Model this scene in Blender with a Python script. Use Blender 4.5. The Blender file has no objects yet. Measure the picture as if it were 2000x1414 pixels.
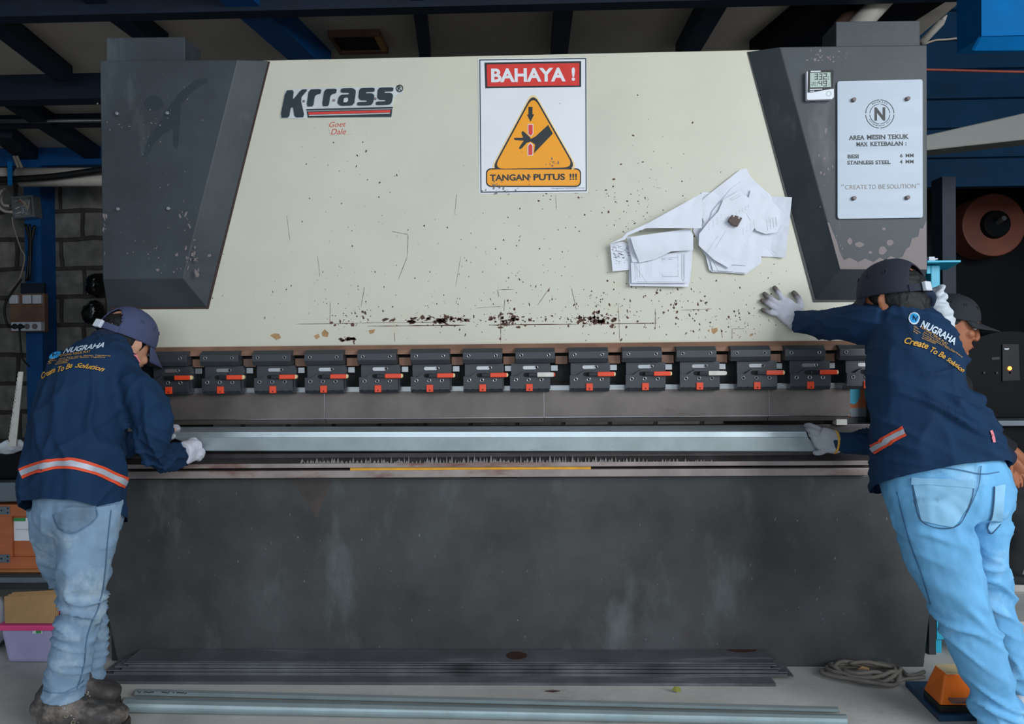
import bpy, bmesh, math, random
from mathutils import Vector, Matrix, noise
from mathutils.bvhtree import BVHTree
random.seed(7)
SC = bpy.context.scene
COL = SC.collection
# ------------------------------------------------------------------ camera
W, H, FPX = 2000.0, 1414.0, 1500.0
YAW, PITCH, ROLL = math.radians(1.74), math.radians(0.5), 0.0095
CAM = Vector((0.0896, -2.95, 1.19))
FWD = Vector((-math.sin(YAW)*math.cos(PITCH), math.cos(YAW)*math.cos(PITCH), -math.sin(PITCH)))
R0 = Vector((math.cos(YAW), math.sin(YAW), 0)); U0 = R0.cross(FWD)
RGT = R0*math.cos(ROLL) - U0*math.sin(ROLL)
UPV = U0*math.cos(ROLL) + R0*math.sin(ROLL)
cam = bpy.data.cameras.new('camera'); cam.sensor_width = 36; cam.lens = 36*FPX/W
cam.clip_start = 0.05; cam.clip_end = 100
cam_o = bpy.data.objects.new('camera', cam); COL.objects.link(cam_o)
cam_o.matrix_world = Matrix(((RGT.x, UPV.x, -FWD.x, CAM.x), (RGT.y, UPV.y, -FWD.y, CAM.y), (RGT.z, UPV.z, -FWD.z, CAM.z), (0, 0, 0, 1)))
SC.camera = cam_o
# ------------------------------------------------------------------ world, light, exposure
world = bpy.data.worlds.new('world'); SC.world = world; world.use_nodes = True
bg = world.node_tree.nodes['Background']
bg.inputs[0].default_value = (0.62, 0.78, 1.0, 1); bg.inputs[1].default_value = 0.32
def area(name, loc, target, sx, sy, power, col):
    l = bpy.data.lights.new(name, 'AREA'); l.shape = 'RECTANGLE'; l.size = sx; l.size_y = sy
    l.energy = power; l.color = col
    o = bpy.data.objects.new(name, l); COL.objects.link(o); o.location = loc
    o.rotation_euler = (Vector(target)-Vector(loc)).to_track_quat('-Z', 'Y').to_euler()
    return o
area('daylight_open_front', (4.6, -5.2, 3.0), (0.2, 0, 1.0), 3.6, 2.8, 345, (0.93, 0.97, 1.0))
area('daylight_entrance', (-0.6, -7.0, 2.2), (0, 0, 1.1), 5.0, 2.4, 110, (0.86, 0.94, 1.0))
SC.view_settings.view_transform = 'Standard'; SC.view_settings.look = 'None'
SC.view_settings.gamma = 1.0; SC.view_settings.use_curve_mapping = False
SC.view_settings.exposure = -0.1
SC.cycles.use_denoising = True
SC.cycles.max_bounces = 6

# ------------------------------------------------------------------ helpers
def ray(px, py): return RGT*((px-W/2)/FPX) - UPV*((py-H/2)/FPX) + FWD
def U(px, py, Y):
    d = ray(px, py); return CAM + d*((Y-CAM.y)/d.y)
def UZ(px, py, Z):
    d = ray(px, py); return CAM + d*((Z-CAM.z)/d.z)
def S(r, g, b):
    f = lambda c: (c/255/12.92) if c/255 <= 0.04045 else ((c/255+0.055)/1.055)**2.4
    return (f(r), f(g), f(b), 1)

def mat(name, c, rough=0.5, metal=0.0, var=0.12, vs=6.0, layers=(), bump=0.0, bs=40.0, spec=0.5, emit=None, alpha=1.0, trans=0.0, stretch=(1, 1, 1)):
    m = bpy.data.materials.new(name); m.use_nodes = True
    nt = m.node_tree; N = nt.nodes; L = nt.links
    b = N['Principled BSDF']
    b.inputs['Roughness'].default_value = rough; b.inputs['Metallic'].default_value = metal
    b.inputs['Specular IOR Level'].default_value = spec
    if alpha < 1: b.inputs['Alpha'].default_value = alpha
    if trans: b.inputs['Transmission Weight'].default_value = trans
    tc = N.new('ShaderNodeTexCoord'); mp = N.new('ShaderNodeMapping'); mp.inputs['Scale'].default_value = stretch
    L.new(tc.outputs['Object'], mp.inputs['Vector'])
    def nz(scale, det=5.0, rgh=0.6, st=None):
        n = N.new('ShaderNodeTexNoise'); n.inputs['Scale'].default_value = scale
        n.inputs['Detail'].default_value = det; n.inputs['Roughness'].default_value = rgh
        if st:
            q = N.new('ShaderNodeMapping'); q.inputs['Scale'].default_value = st
            L.new(tc.outputs['Object'], q.inputs['Vector']); L.new(q.outputs[0], n.inputs['Vector'])
        else: L.new(mp.outputs[0], n.inputs['Vector'])
        return n
    n1 = nz(vs); r = N.new('ShaderNodeValToRGB')
    r.color_ramp.elements[0].position = 0.32; r.color_ramp.elements[1].position = 0.68
    r.color_ramp.elements[0].color = tuple(max(0, x*(1-var)) for x in c[:3])+(1,)
    r.color_ramp.elements[1].color = tuple(min(1, x*(1+var)) for x in c[:3])+(1,)
    L.new(n1.outputs[0], r.inputs[0]); out = r.outputs[0]
    for (lc, sc, th, soft, st) in layers:
        n = nz(sc, 8.0, 0.65, st); rr = N.new('ShaderNodeValToRGB')
        rr.color_ramp.elements[0].position = th; rr.color_ramp.elements[1].position = min(1, th+soft)
        rr.color_ramp.elements[0].color = (0, 0, 0, 1); rr.color_ramp.elements[1].color = (1, 1, 1, 1)
        L.new(n.outputs[0], rr.inputs[0])
        mx = N.new('ShaderNodeMix'); mx.data_type = 'RGBA'
        L.new(rr.outputs[0], mx.inputs[0]); L.new(out, mx.inputs[6]); mx.inputs[7].default_value = lc
        out = mx.outputs[2]
    L.new(out, b.inputs['Base Color'])
    rm = N.new('ShaderNodeMapRange'); rm.inputs['To Min'].default_value = max(0.02, rough*0.8); rm.inputs['To Max'].default_value = min(1, rough*1.2)
    L.new(n1.outputs[0], rm.inputs['Value']); L.new(rm.outputs[0], b.inputs['Roughness'])
    if bump:
        nb = nz(bs, 4.0); bn = N.new('ShaderNodeBump'); bn.inputs['Strength'].default_value = bump; bn.inputs['Distance'].default_value = 0.01
        L.new(nb.outputs[0], bn.inputs['Height']); L.new(bn.outputs[0], b.inputs['Normal'])
    if emit:
        b.inputs['Emission Color'].default_value = emit[0]; b.inputs['Emission Strength'].default_value = emit[1]
    return m

class MB:
    def __init__(s): s.bm = bmesh.new()
    def box(s, x0, x1, y0, y1, z0, z1):
        v = [s.bm.verts.new((x, y, z)) for x in (x0, x1) for y in (y0, y1) for z in (z0, z1)]
        for q in ((0, 1, 3, 2), (4, 6, 7, 5), (0, 4, 5, 1), (2, 3, 7, 6), (0, 2, 6, 4), (1, 5, 7, 3)):
            s.bm.faces.new([v[i] for i in q])
        return s
    def hexa(s, a, b):      # two loops of the same length, capped
        va = [s.bm.verts.new(p) for p in a]; vb = [s.bm.verts.new(p) for p in b]; n = len(a)
        s.bm.faces.new(va); s.bm.faces.new(list(reversed(vb)))
        for i in range(n): s.bm.faces.new((va[i], vb[i], vb[(i+1) % n], va[(i+1) % n]))
        return s
    def prism(s, poly, y0, y1): return s.hexa([(x, y0, z) for x, z in poly], [(x, y1, z) for x, z in poly])
    def prismx(s, poly, x0, x1): return s.hexa([(x0, y, z) for y, z in poly], [(x1, y, z) for y, z in poly])
    def pxpoly(s, pts, Y, th): # outline on the plane y = Y with its own thickness behind it
        a = [U(px, py, Y) for px, py in pts]
        return s.hexa(a, [p+Vector((0, th, 0)) for p in a])
    def cyl(s, p0, p1, r0, r1=None, n=16, cap=True):
        p0 = Vector(p0); p1 = Vector(p1); r1 = r0 if r1 is None else r1
        t = (p1-p0).normalized(); a = t.orthogonal().normalized(); b = t.cross(a)
        ra = []; rb = []
        for i in range(n):
            q = a*math.cos(2*math.pi*i/n)+b*math.sin(2*math.pi*i/n)
            ra.append(s.bm.verts.new(p0+q*r0)); rb.append(s.bm.verts.new(p1+q*r1))
        for i in range(n): s.bm.faces.new((ra[i], ra[(i+1) % n], rb[(i+1) % n], rb[i]))
        if cap: s.bm.faces.new(list(reversed(ra))); s.bm.faces.new(rb)
        return s
    def ring(s, c, axis, R, r, n=20, m=8):
        c = Vector(c); t = Vector(axis).normalized(); a = t.orthogonal().normalized(); b = t.cross(a); g = []
        for i in range(n):
            q = a*math.cos(2*math.pi*i/n)+b*math.sin(2*math.pi*i/n)
            g.append([s.bm.verts.new(c+q*(R+r*math.cos(2*math.pi*j/m))+t*(r*math.sin(2*math.pi*j/m))) for j in range(m)])
        for i in range(n):
            for j in range(m): s.bm.faces.new((g[i][j], g[(i+1) % n][j], g[(i+1) % n][(j+1) % m], g[i][(j+1) % m]))
        return s
    def tube(s, pts, r, n=8, sub=6, closed=False):
        P = [Vector(p) for p in pts]; P = spline(P, sub) if sub > 1 else P
        rr = r if callable(r) else (lambda t: r)
        s.rings([(P[i], None, rr(i/max(1, len(P)-1)), rr(i/max(1, len(P)-1))) for i in range(len(P))], n); return s
    def rings(s, secs, n=16, power=2.0, cap=0.0):
        prev = None; vs = []
        K = len(secs)
        for i, (c, side, w, d) in enumerate(secs):
            t = (secs[min(K-1, i+1)][0]-secs[max(0, i-1)][0])
            t = t.normalized() if t.length > 1e-9 else Vector((0, 0, 1))
            sd = side if side is not None else (prev if prev is not None else t.orthogonal())
            sd = sd-t*sd.dot(t)
            sd = sd.normalized() if sd.length > 1e-6 else t.orthogonal().normalized()
            prev = sd; o = t.cross(sd); row = []
            for j in range(n):
                a = 2*math.pi*j/n; ca, sa = math.cos(a), math.sin(a)
                ca = math.copysign(abs(ca)**(2/power), ca); sa = math.copysign(abs(sa)**(2/power), sa)
                row.append(s.bm.verts.new(c+sd*(w*ca)+o*(d*sa)))
            vs.append((row, c, t, min(w, d)))
        for i in range(K-1):
            a, b = vs[i][0], vs[i+1][0]
            for j in range(n): s.bm.faces.new((a[j], a[(j+1) % n], b[(j+1) % n], b[j]))
        for row, c, t, m, sg in ((vs[0]+(-1,)), (vs[-1]+(1,))):
            tip = s.bm.verts.new(c+t*(sg*m*cap))
            for j in range(n):
                q = (row[j], row[(j+1) % n], tip)
                s.bm.faces.new(q if sg > 0 else q[::-1])
        return s
    def ell(s, c, ax, n=14, m=10):       # ax: three half-axis vectors
        c = Vector(c); A, B, Cc = [Vector(v) for v in ax]; g = []
        for i in range(1, m):
            th = math.pi*i/m
            g.append([s.bm.verts.new(c+Cc*math.cos(th)+A*(math.sin(th)*math.cos(2*math.pi*j/n))+B*(math.sin(th)*math.sin(2*math.pi*j/n))) for j in range(n)])
        t = s.bm.verts.new(c+Cc); b = s.bm.verts.new(c-Cc)
        for j in range(n):
            s.bm.faces.new((t, g[0][j], g[0][(j+1) % n])); s.bm.faces.new((b, g[-1][(j+1) % n], g[-1][j]))
            for i in range(m-2): s.bm.faces.new((g[i][j], g[i+1][j], g[i+1][(j+1) % n], g[i][(j+1) % n]))
        return s
    def text(s, txt, f, th=None, **k):   # f maps (0..1, 0..1) of the word's box to a point
        vv, ff = text_geo(txt, **k)
        vs = [s.bm.verts.new(f(u, v)) for u, v in vv]
        for q in ff:
            try: s.bm.faces.new([vs[i] for i in q])
            except ValueError: pass
        return s
    def mesh(s, name='mesh', bevel=0.0, bseg=2, smooth=False, fix=True):
        bm = s.bm
        if fix: bmesh.ops.recalc_face_normals(bm, faces=bm.faces)
        if bevel:
            es = [e for e in bm.edges if len(e.link_faces) == 2 and e.calc_face_angle(0) > 0.5]
            bmesh.ops.bevel(bm, geom=es, offset=bevel, segments=bseg, affect='EDGES', profile=0.6, clamp_overlap=True)
        me = bpy.data.meshes.new(name); bm.to_mesh(me); bm.free()
        if smooth:
            for p in me.polygons: p.use_smooth = True
        return me

def spline(P, sub=6):
    out = []
    for i in range(len(P)-1):
        p0 = P[max(0, i-1)]; p1 = P[i]; p2 = P[i+1]; p3 = P[min(len(P)-1, i+2)]
        for k in range(sub):
            t = k/sub
            out.append(0.5*((2*p1)+(p2-p0)*t+(2*p0-5*p1+4*p2-p3)*t*t+(3*p1-p0-3*p2+p3)*t**3))
    out.append(P[-1]); return out
def lofted(secs, sub=5):     # (centre, side, w, d) refined along a spline
    cs = spline([q[0] for q in secs], sub)
    sv = spline([(q[1] if q[1] is not None else Vector((0, 0, 0))) for q in secs], sub)
    wd = spline([Vector((q[2], q[3], 0)) for q in secs], sub)
    return [(cs[i], (sv[i] if sv[i].length > 0.01 else None), wd[i].x, wd[i].y) for i in range(len(cs))]

_tc = {}
def text_geo(txt, shear=0.0, offset=0.0, space=1.0):
    key = (txt, shear, offset, space)
    if key not in _tc:
        cu = bpy.data.curves.new('t', 'FONT'); cu.body = txt; cu.shear = shear; cu.offset = offset; cu.space_character = space; cu.resolution_u = 4
        o = bpy.data.objects.new('t', cu); COL.objects.link(o)
        dg = bpy.context.evaluated_depsgraph_get(); dg.update()
        me = bpy.data.meshes.new_from_object(o.evaluated_get(dg))
        vs = [v.co.copy() for v in me.vertices]; fs = [tuple(p.vertices) for p in me.polygons]
        bpy.data.objects.remove(o); bpy.data.curves.remove(cu); bpy.data.meshes.remove(me)
        x0 = min(v.x for v in vs); x1 = max(v.x for v in vs); y0 = min(v.y for v in vs); y1 = max(v.y for v in vs)
        _tc[key] = ([((v.x-x0)/(x1-x0), (v.y-y0)/max(1e-6, y1-y0)) for v in vs], fs)
    return _tc[key]
def pxmap(x0, y0, x1, y1, h, Y, x2=None):   # baseline from (x0,y0) to (x1,y1), letter height h px
    def f(u, v):
        dx, dy = x1-x0, y1-y0; n = math.hypot(dx, dy)
        return U(x0+dx*u+dy/n*h*v, y0+dy*u-dx/n*h*v, Y)
    return f

WLOC = {}
def setp(o, label=None, cat=None, group=None, kind=None):
    if label: o['label'] = label
    if cat: o['category'] = cat
    if group: o['group'] = group
    if kind: o['kind'] = kind
    return o
def empty(name, loc, label, cat, group=None):
    o = bpy.data.objects.new(name, None); COL.objects.link(o); o.location = loc; o.empty_display_size = 0.1
    WLOC[o.name] = Vector(loc); return setp(o, label, cat, group)
def part(name, me, m, parent, label=None):           # a part, its mesh given in world coordinates
    if isinstance(me, MB): me = me.mesh(name)
    me.name = name
    o = bpy.data.objects.new(name, me); COL.objects.link(o)
    if m and not me.materials: me.materials.append(m)
    o.parent = parent
    off = WLOC.get(parent.name, Vector((0, 0, 0)))
    o.matrix_parent_inverse = Matrix.Translation(-off)
    WLOC[o.name] = Vector((0, 0, 0))
    if label: o['label'] = label
    return o
def solo(name, me, m, label=None, cat=None, group=None, kind=None):   # a thing that is one mesh, origin at its base
    if isinstance(me, MB): me = me.mesh(name)
    me.name = name
    xs = [v.co for v in me.vertices]
    b = Vector(((min(v.x for v in xs)+max(v.x for v in xs))/2, (min(v.y for v in xs)+max(v.y for v in xs))/2, min(v.z for v in xs)))
    me.transform(Matrix.Translation(-b))
    o = bpy.data.objects.new(name, me); COL.objects.link(o); o.location = b
    if m and not me.materials: me.materials.append(m)
    WLOC[o.name] = b
    return setp(o, label, cat, group, kind)
def struct(name, me, m): return solo(name, me, m, kind='structure')
def remesh(mb, voxel, it=4, fac=0.5, disp=None):
    me = mb.mesh('tmp', fix=True); o = bpy.data.objects.new('tmp', me); COL.objects.link(o)
    r = o.modifiers.new('r', 'REMESH'); r.mode = 'VOXEL'; r.voxel_size = voxel; r.use_smooth_shade = True
    if it:
        q = o.modifiers.new('s', 'SMOOTH'); q.factor = fac; q.iterations = it
    dg = bpy.context.evaluated_depsgraph_get(); dg.update()
    res = bpy.data.meshes.new_from_object(o.evaluated_get(dg))
    bpy.data.objects.remove(o); bpy.data.meshes.remove(me)
    if disp:
        nr = [v.normal.copy() for v in res.vertices]
        for v, n in zip(res.vertices, nr): v.co += n*disp(v.co, n)
    for p in res.polygons: p.use_smooth = True
    return res
def bvh_of(me): return BVHTree.FromPolygons([v.co for v in me.vertices], [tuple(p.vertices) for p in me.polygons])
def onto(bvh, px, py, off=0.003):
    d = ray(px, py).normalized(); h = bvh.ray_cast(CAM, d)
    if h[0] is None: return None
    n = h[1] if h[1].dot(d) < 0 else -h[1]
    return h[0]+n*off
def patch_on(bvh, poly, off=0.004, cuts=3):     # a cloth patch with the outline poly, lying on a garment
    bm = bmesh.new(); f = bm.faces.new([bm.verts.new((x, y, 0)) for x, y in poly])
    bmesh.ops.triangulate(bm, faces=[f])
    for _ in range(cuts): bmesh.ops.subdivide_edges(bm, edges=bm.edges[:], cuts=1, use_grid_fill=True)
    last = None
    bad = []
    for v in bm.verts:
        p = onto(bvh, v.co.x, v.co.y, off)
        if p is None: bad.append(v)
        else: v.co = p
    bmesh.ops.delete(bm, geom=bad, context='VERTS')
    me = bpy.data.meshes.new('patch'); bm.to_mesh(me); bm.free()
    for p in me.polygons: p.use_smooth = True
    return me
def band_on(bvh, path, wpx, o0, o1, off=0.004, n=40):   # a strip along a pixel path, from o0 to o1 across its width
    P = spline([Vector((x, y, 0)) for x, y in path], max(2, n//max(1, len(path)-1)))
    bm = bmesh.new(); prev = None
    for i, p in enumerate(P):
        t = (P[min(len(P)-1, i+1)]-P[max(0, i-1)]).normalized(); q = Vector((-t.y, t.x, 0))
        row = []
        for k in range(4):
            a = o0+(o1-o0)*k/3; w = p+q*(a*wpx); h = onto(bvh, w.x, w.y, off); row.append(bm.verts.new(h) if h else None)
        if prev:
            for k in range(3):
                qd = (prev[k], prev[k+1], row[k+1], row[k])
                if all(qd) and max((a.co-b.co).length for a in qd for b in qd) < 0.06: bm.faces.new(qd)
        prev = row
    bmesh.ops.delete(bm, geom=[v for v in bm.verts if not v.link_faces], context='VERTS')
    me = bpy.data.meshes.new('band'); bm.to_mesh(me); bm.free()
    for p in me.polygons: p.use_smooth = True
    return me
def text_on(bvh, mb, txt, x0, y0, x1, y1, h, off=0.004, bend=0.0, lean=0.0, **k):
    def f(u, v):
        dx, dy = x1-x0, y1-y0; n = math.hypot(dx, dy); b = bend*4*u*(1-u)
        p = onto(bvh, x0+dx*u+dy/n*(h*v+b)+lean*v*dx/n, y0+dy*u-dx/n*(h*v+b)+lean*v*dy/n, off)
        return p if p else U(x0+dx*u, y0+dy*u, -0.3)
    mb.text(txt, f, **k)
def chips(mb, clusters, Y, th=0.0006, seed=1):
    rnd = random.Random(seed)
    for (cx, cy, sx, sy, cnt, s0, s1, el) in clusters:
        for _ in range(cnt):
            x = cx+rnd.gauss(0, 1)*sx; y = cy+rnd.gauss(0, 1)*sy
            r = s0+(s1-s0)*rnd.random()**2.5; e = el*(0.6+0.8*rnd.random()); n = rnd.randint(5, 8)
            a0 = rnd.random()*6.28; tilt = rnd.uniform(-0.5, 0.5); pts = []
            for i in range(n):
                a = a0+2*math.pi*i/n; q = r*(0.55+0.8*rnd.random())
                ux, uy = q*math.cos(a)*math.sqrt(e), q*math.sin(a)/math.sqrt(e)
                pts.append((x+ux*math.cos(tilt)-uy*math.sin(tilt), y+ux*math.sin(tilt)+uy*math.cos(tilt)))
            mb.pxpoly(pts, Y, th)
    return mb

# ------------------------------------------------------------------ materials
rust = S(86, 58, 46)
M = {}
M['cream'] = mat('cream_paint', S(205, 203, 186), 0.42, var=0.05, vs=2.2, layers=[(S(186, 172, 140), 1.6, 0.60, 0.25, None), (S(150, 120, 92), 9, 0.74, 0.06, None)], bump=0.03, bs=60)
M['chip'] = mat('bare_rust', S(88, 62, 50), 0.8, var=0.35, vs=40)
M['tan_chip'] = mat('tan_primer', S(176, 140, 98), 0.8, var=0.2, vs=30)
M['charcoal'] = mat('charcoal_paint', S(60, 67, 72), 0.45, var=0.24, vs=3.2, spec=0.3, layers=[(S(92, 100, 104), 5, 0.60, 0.2, (1, 1, 0.35)), (S(150, 155, 156), 36, 0.75, 0.03, None)], bump=0.04, bs=50)
M['mauve'] = mat('bare_mauve_primer', S(122, 112, 112), 0.6, var=0.12, vs=14)
M['rustred'] = mat('red_primer', S(128, 82, 74), 0.7, var=0.2, vs=20)
M['stain'] = mat('oil_stain', S(42, 52, 57), 0.35, var=0.1, vs=8)
M['bed'] = mat('bed_paint', S(66, 68, 69), 0.45, var=0.34, vs=2.8, spec=0.35, layers=[(S(100, 104, 104), 4, 0.56, 0.22, (1, 1, 0.45)), (S(132, 134, 134), 34, 0.735, 0.04, (1, 1, 0.5)), (S(84, 60, 50), 2.4, 0.70, 0.12, None)], bump=0.06, bs=35)
M['bedstain'] = mat('bed_rust_stain', S(64, 57, 53), 0.6, var=0.3, vs=10)
M['bedspeck'] = mat('bed_scratch', S(116, 118, 118), 0.6)
M['weart'] = mat('worn_edge', S(128, 122, 120), 0.4, 0.4)
M['frame'] = mat('dark_frame_paint', S(40, 44, 48), 0.5, var=0.2, vs=5)
M['rustbar'] = mat('rusty_steel', S(132, 98, 80), 0.6, 0.1, var=0.3, vs=7, layers=[(S(96, 84, 78), 9, 0.56, 0.15, (0.4, 1, 1))], bump=0.08, bs=60)
M['punch'] = mat('tool_steel', S(106, 99, 96), 0.42, 0.35, var=0.24, vs=5, layers=[(S(86, 72, 66), 7, 0.58, 0.2, (0.5, 1, 1)), (S(132, 130, 130), 26, 0.7, 0.08, None)])
M['punch_edge'] = mat('ground_edge', S(150, 150, 152), 0.3, 0.9, var=0.15)
M['rail'] = mat('worn_rail', S(150, 138, 134), 0.42, 0.2, var=0.2, vs=9, layers=[(S(118, 84, 74), 6, 0.52, 0.1, (0.3, 1, 1))])
M['die'] = mat('die_steel', S(70, 66, 66), 0.42, 0.6, var=0.25, vs=8, layers=[(S(150, 146, 146), 10, 0.66, 0.08, (6, 1, 0.8))])
M['clampblk'] = mat('black_oxide', S(58, 62, 67), 0.42, 0.25, var=0.08, vs=12, bump=0.02, bs=120)
M['boltdk'] = mat('dark_bolt', S(44, 46, 50), 0.35, 0.6)
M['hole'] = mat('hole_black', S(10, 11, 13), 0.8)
M['slot'] = mat('bright_slot', S(170, 172, 175), 0.3, 0.8)
M['red'] = mat('red_plastic', S(228, 70, 36), 0.4, var=0.06)
M['tape'] = mat('white_tape', S(206, 204, 196), 0.7, var=0.1, vs=30, layers=[(S(90, 90, 88), 40, 0.7, 0.06, (8, 1, 1))])
M['galvf'] = mat('bright_galvanised', S(186, 202, 205), 0.36, 0.3, var=0.08, vs=9, layers=[(S(160, 180, 184), 14, 0.6, 0.2, (0.2, 1, 1))])
M['galv'] = mat('galvanised', S(182, 194, 199), 0.34, 0.65, var=0.10, vs=9, layers=[(S(150, 165, 170), 14, 0.6, 0.2, (0.5, 1, 1))])
M['zinc'] = mat('zinc', S(160, 165, 168), 0.35, 0.8)
M['yellow'] = mat('yellow_paint', S(226, 164, 38), 0.5, var=0.15, vs=20)
M['blacksteel'] = mat('black_sheet', S(92, 92, 96), 0.34, 0.25, var=0.3, vs=4, layers=[(S(140, 142, 146), 12, 0.60, 0.12, (0.12, 1, 1)), (S(50, 40, 36), 3, 0.68, 0.1, None)])
M['stripsteel'] = mat('strip_steel', S(126, 128, 132), 0.3, 0.5, var=0.3, vs=6, layers=[(S(70, 70, 74), 9, 0.5, 0.15, (0.1, 1, 1))])  # lightened, streaky colour stands in for the shine along the strip edges
M['floor'] = mat('concrete', S(190, 187, 181), 0.75, var=0.16, vs=2.2, layers=[(S(146, 143, 140), 3.5, 0.60, 0.2, None), (S(120, 116, 112), 24, 0.70, 0.06, None), (S(200, 198, 193), 9, 0.66, 0.15, None)], bump=0.15, bs=30)
M['panel'] = mat('ceiling_board', S(214, 204, 190), 0.85, var=0.12, vs=1.5, layers=[(S(160, 150, 138), 6, 0.7, 0.1, None)])
M['siding'] = mat('blue_siding_paint', S(6, 46, 74), 0.75, var=0.2, vs=3, spec=0.2)
M['blue'] = mat('blue_beam_paint', S(12, 86, 150), 0.5, var=0.15, vs=5)
M['bluedk'] = mat('navy_beam_paint', S(16, 34, 54), 0.6, var=0.15, vs=5)
M['blueb'] = mat('bright_blue_paint', S(0, 104, 168), 0.75, spec=0.15, var=0.12, vs=6, layers=[(S(20, 60, 80), 18, 0.7, 0.05, None)])
M['cyan'] = mat('cyan_paint', S(38, 168, 200), 0.4, var=0.06, vs=8)
M['white'] = mat('white_sticker', S(226, 230, 236), 0.35, var=0.02)
M['signred'] = mat('sign_red', S(214, 58, 50), 0.32, var=0.08, vs=20, bump=0.05, bs=80)
M['signyel'] = mat('sign_amber', S(246, 162, 20), 0.35, var=0.03)
M['ink'] = mat('sign_ink', S(30, 40, 44), 0.4, var=0.1)
M['inkb'] = mat('sign_blue_ink', S(70, 110, 130), 0.4)
M['palebord'] = mat('sign_pale_amber', S(244, 214, 160), 0.4)
M['alu'] = mat('brushed_plate', S(164, 176, 188), 0.5, 0.15, var=0.03, vs=3, stretch=(1, 1, 8))
M['engrave'] = mat('engraved_letters', S(62, 64, 66), 0.6, var=0.3, vs=40)
M['engrave2'] = mat('weathered_letters', S(136, 128, 120), 0.6, var=0.3, vs=30)
M['paper'] = mat('paper', S(222, 226, 236), 0.8, var=0.03, vs=5, bump=0.03, bs=14)
M['print'] = mat('pencil_print', S(160, 166, 176), 0.8, var=0.1)
M['scrib'] = mat('pen_scribble', S(84, 84, 100), 0.8, var=0.1)
M['magnet'] = mat('brown_magnet', S(58, 34, 26), 0.4, var=0.3, vs=40)
M['badge'] = mat('badge_navy', S(36, 50, 58), 0.35, var=0.12, vs=20)
M['badgewh'] = mat('badge_white', S(200, 206, 206), 0.4)
M['redink'] = mat('red_ink', S(196, 66, 58), 0.5)
M['lcd'] = mat('lcd_glass', S(150, 172, 160), 0.25, var=0.03)
M['plwhite'] = mat('white_plastic', S(214, 220, 228), 0.4, var=0.02)
M['plblack'] = mat('black_plastic', S(20, 22, 25), 0.45, spec=0.3)
M['shirt'] = mat('navy_jersey', S(20, 49, 80), 0.85, var=0.1, vs=5, bump=0.12, bs=160, spec=0.25)
M['collar'] = mat('navy_collar', S(18, 36, 62), 0.85, var=0.1, vs=8)
M['piping'] = mat('pink_piping', S(226, 130, 140), 0.7)
M['orange'] = mat('orange_tape', S(226, 76, 40), 0.6, var=0.08, vs=30)
M['reflect'] = mat('reflective_tape', S(178, 184, 194), 0.45, 0.2, var=0.08, vs=40)
M['txtw'] = mat('white_print', S(206, 222, 236), 0.7)
M['txty'] = mat('amber_print', S(222, 166, 62), 0.7)
M['txtb'] = mat('sky_print', S(40, 160, 224), 0.7)
M['jeansA'] = mat('worn_denim', S(128, 155, 180), 0.85, var=0.2, vs=7, layers=[(S(172, 190, 202), 9, 0.54, 0.2, None), (S(88, 102, 118), 5, 0.62, 0.2, None)], bump=0.15, bs=220, spec=0.2)
M['jeansB'] = mat('light_denim', S(112, 178, 224), 0.85, var=0.2, vs=5, layers=[(S(176, 216, 238), 5, 0.56, 0.25, None), (S(78, 140, 190), 4, 0.62, 0.2, None)], bump=0.12, bs=220, spec=0.2)
M['denimB'] = mat('denim_seam_light', S(66, 112, 152), 0.85)
M['denimA'] = mat('denim_seam', S(84, 116, 146), 0.85)
M['denimdk'] = mat('denim_stitch', S(50, 80, 108), 0.85)
M['pocketA'] = mat('soiled_denim', S(104, 128, 150), 0.85, var=0.25, vs=12)
M['pocketB'] = mat('pale_denim', S(140, 194, 228), 0.85, var=0.14, vs=9)
M['skin'] = mat('skin', S(168, 106, 76), 0.5, var=0.08, vs=12, spec=0.35)
M['skinA'] = mat('skin_light', S(206, 150, 122), 0.5, var=0.08, vs=12, spec=0.35)
M['hair'] = mat('black_hair', S(13, 12, 12), 0.6, var=0.3, vs=50, bump=0.4, bs=150)
M['capA'] = mat('slate_cap', S(66, 74, 106), 0.85, var=0.06, vs=10, bump=0.08, bs=200)
M['capB'] = mat('navy_cap', S(34, 38, 54), 0.85, var=0.08, vs=10, bump=0.08, bs=200)
M['capC'] = mat('black_cap', S(34, 38, 43), 0.85, var=0.06, vs=10)
M['glove'] = mat('knit_glove', S(206, 210, 222), 0.9, var=0.06, vs=30, bump=0.2, bs=260)
M['gloveB'] = mat('soiled_knit_glove', S(200, 202, 212), 0.9, var=0.08, vs=16, layers=[(S(120, 108, 102), 16, 0.6, 0.12, None)], bump=0.2, bs=260)
M['gloveC'] = mat('grey_knit_glove', S(168, 172, 180), 0.9, var=0.12, vs=16, layers=[(S(104, 100, 98), 18, 0.58, 0.15, None)], bump=0.25, bs=260)
M['soil'] = mat('glove_soil', S(92, 76, 68), 0.9, var=0.3, vs=40)
M['boot'] = mat('dusty_leather', S(70, 66, 64), 0.55, var=0.3, vs=12, layers=[(S(140, 128, 118), 9, 0.50, 0.16, None), (S(44, 42, 42), 16, 0.62, 0.1, None)], bump=0.2, bs=60)
M['bootdk'] = mat('dark_leather', S(38, 38, 40), 0.5, var=0.2, vs=10)
M['sole'] = mat('rubber_sole', S(58, 52, 48), 0.8, var=0.2, vs=20)
M['eyelet'] = mat('brass_eyelet', S(190, 180, 156), 0.35, 0.8)
M['lace'] = mat('lace', S(150, 148, 150), 0.8)
M['darkcloth'] = mat('black_cloth', S(22, 24, 28), 0.9, var=0.2, vs=6)
M['blackt'] = mat('black_trousers', S(24, 25, 28), 0.9, var=0.2, vs=6)
M['shoe'] = mat('black_canvas', S(24, 24, 27), 0.8)
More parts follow.
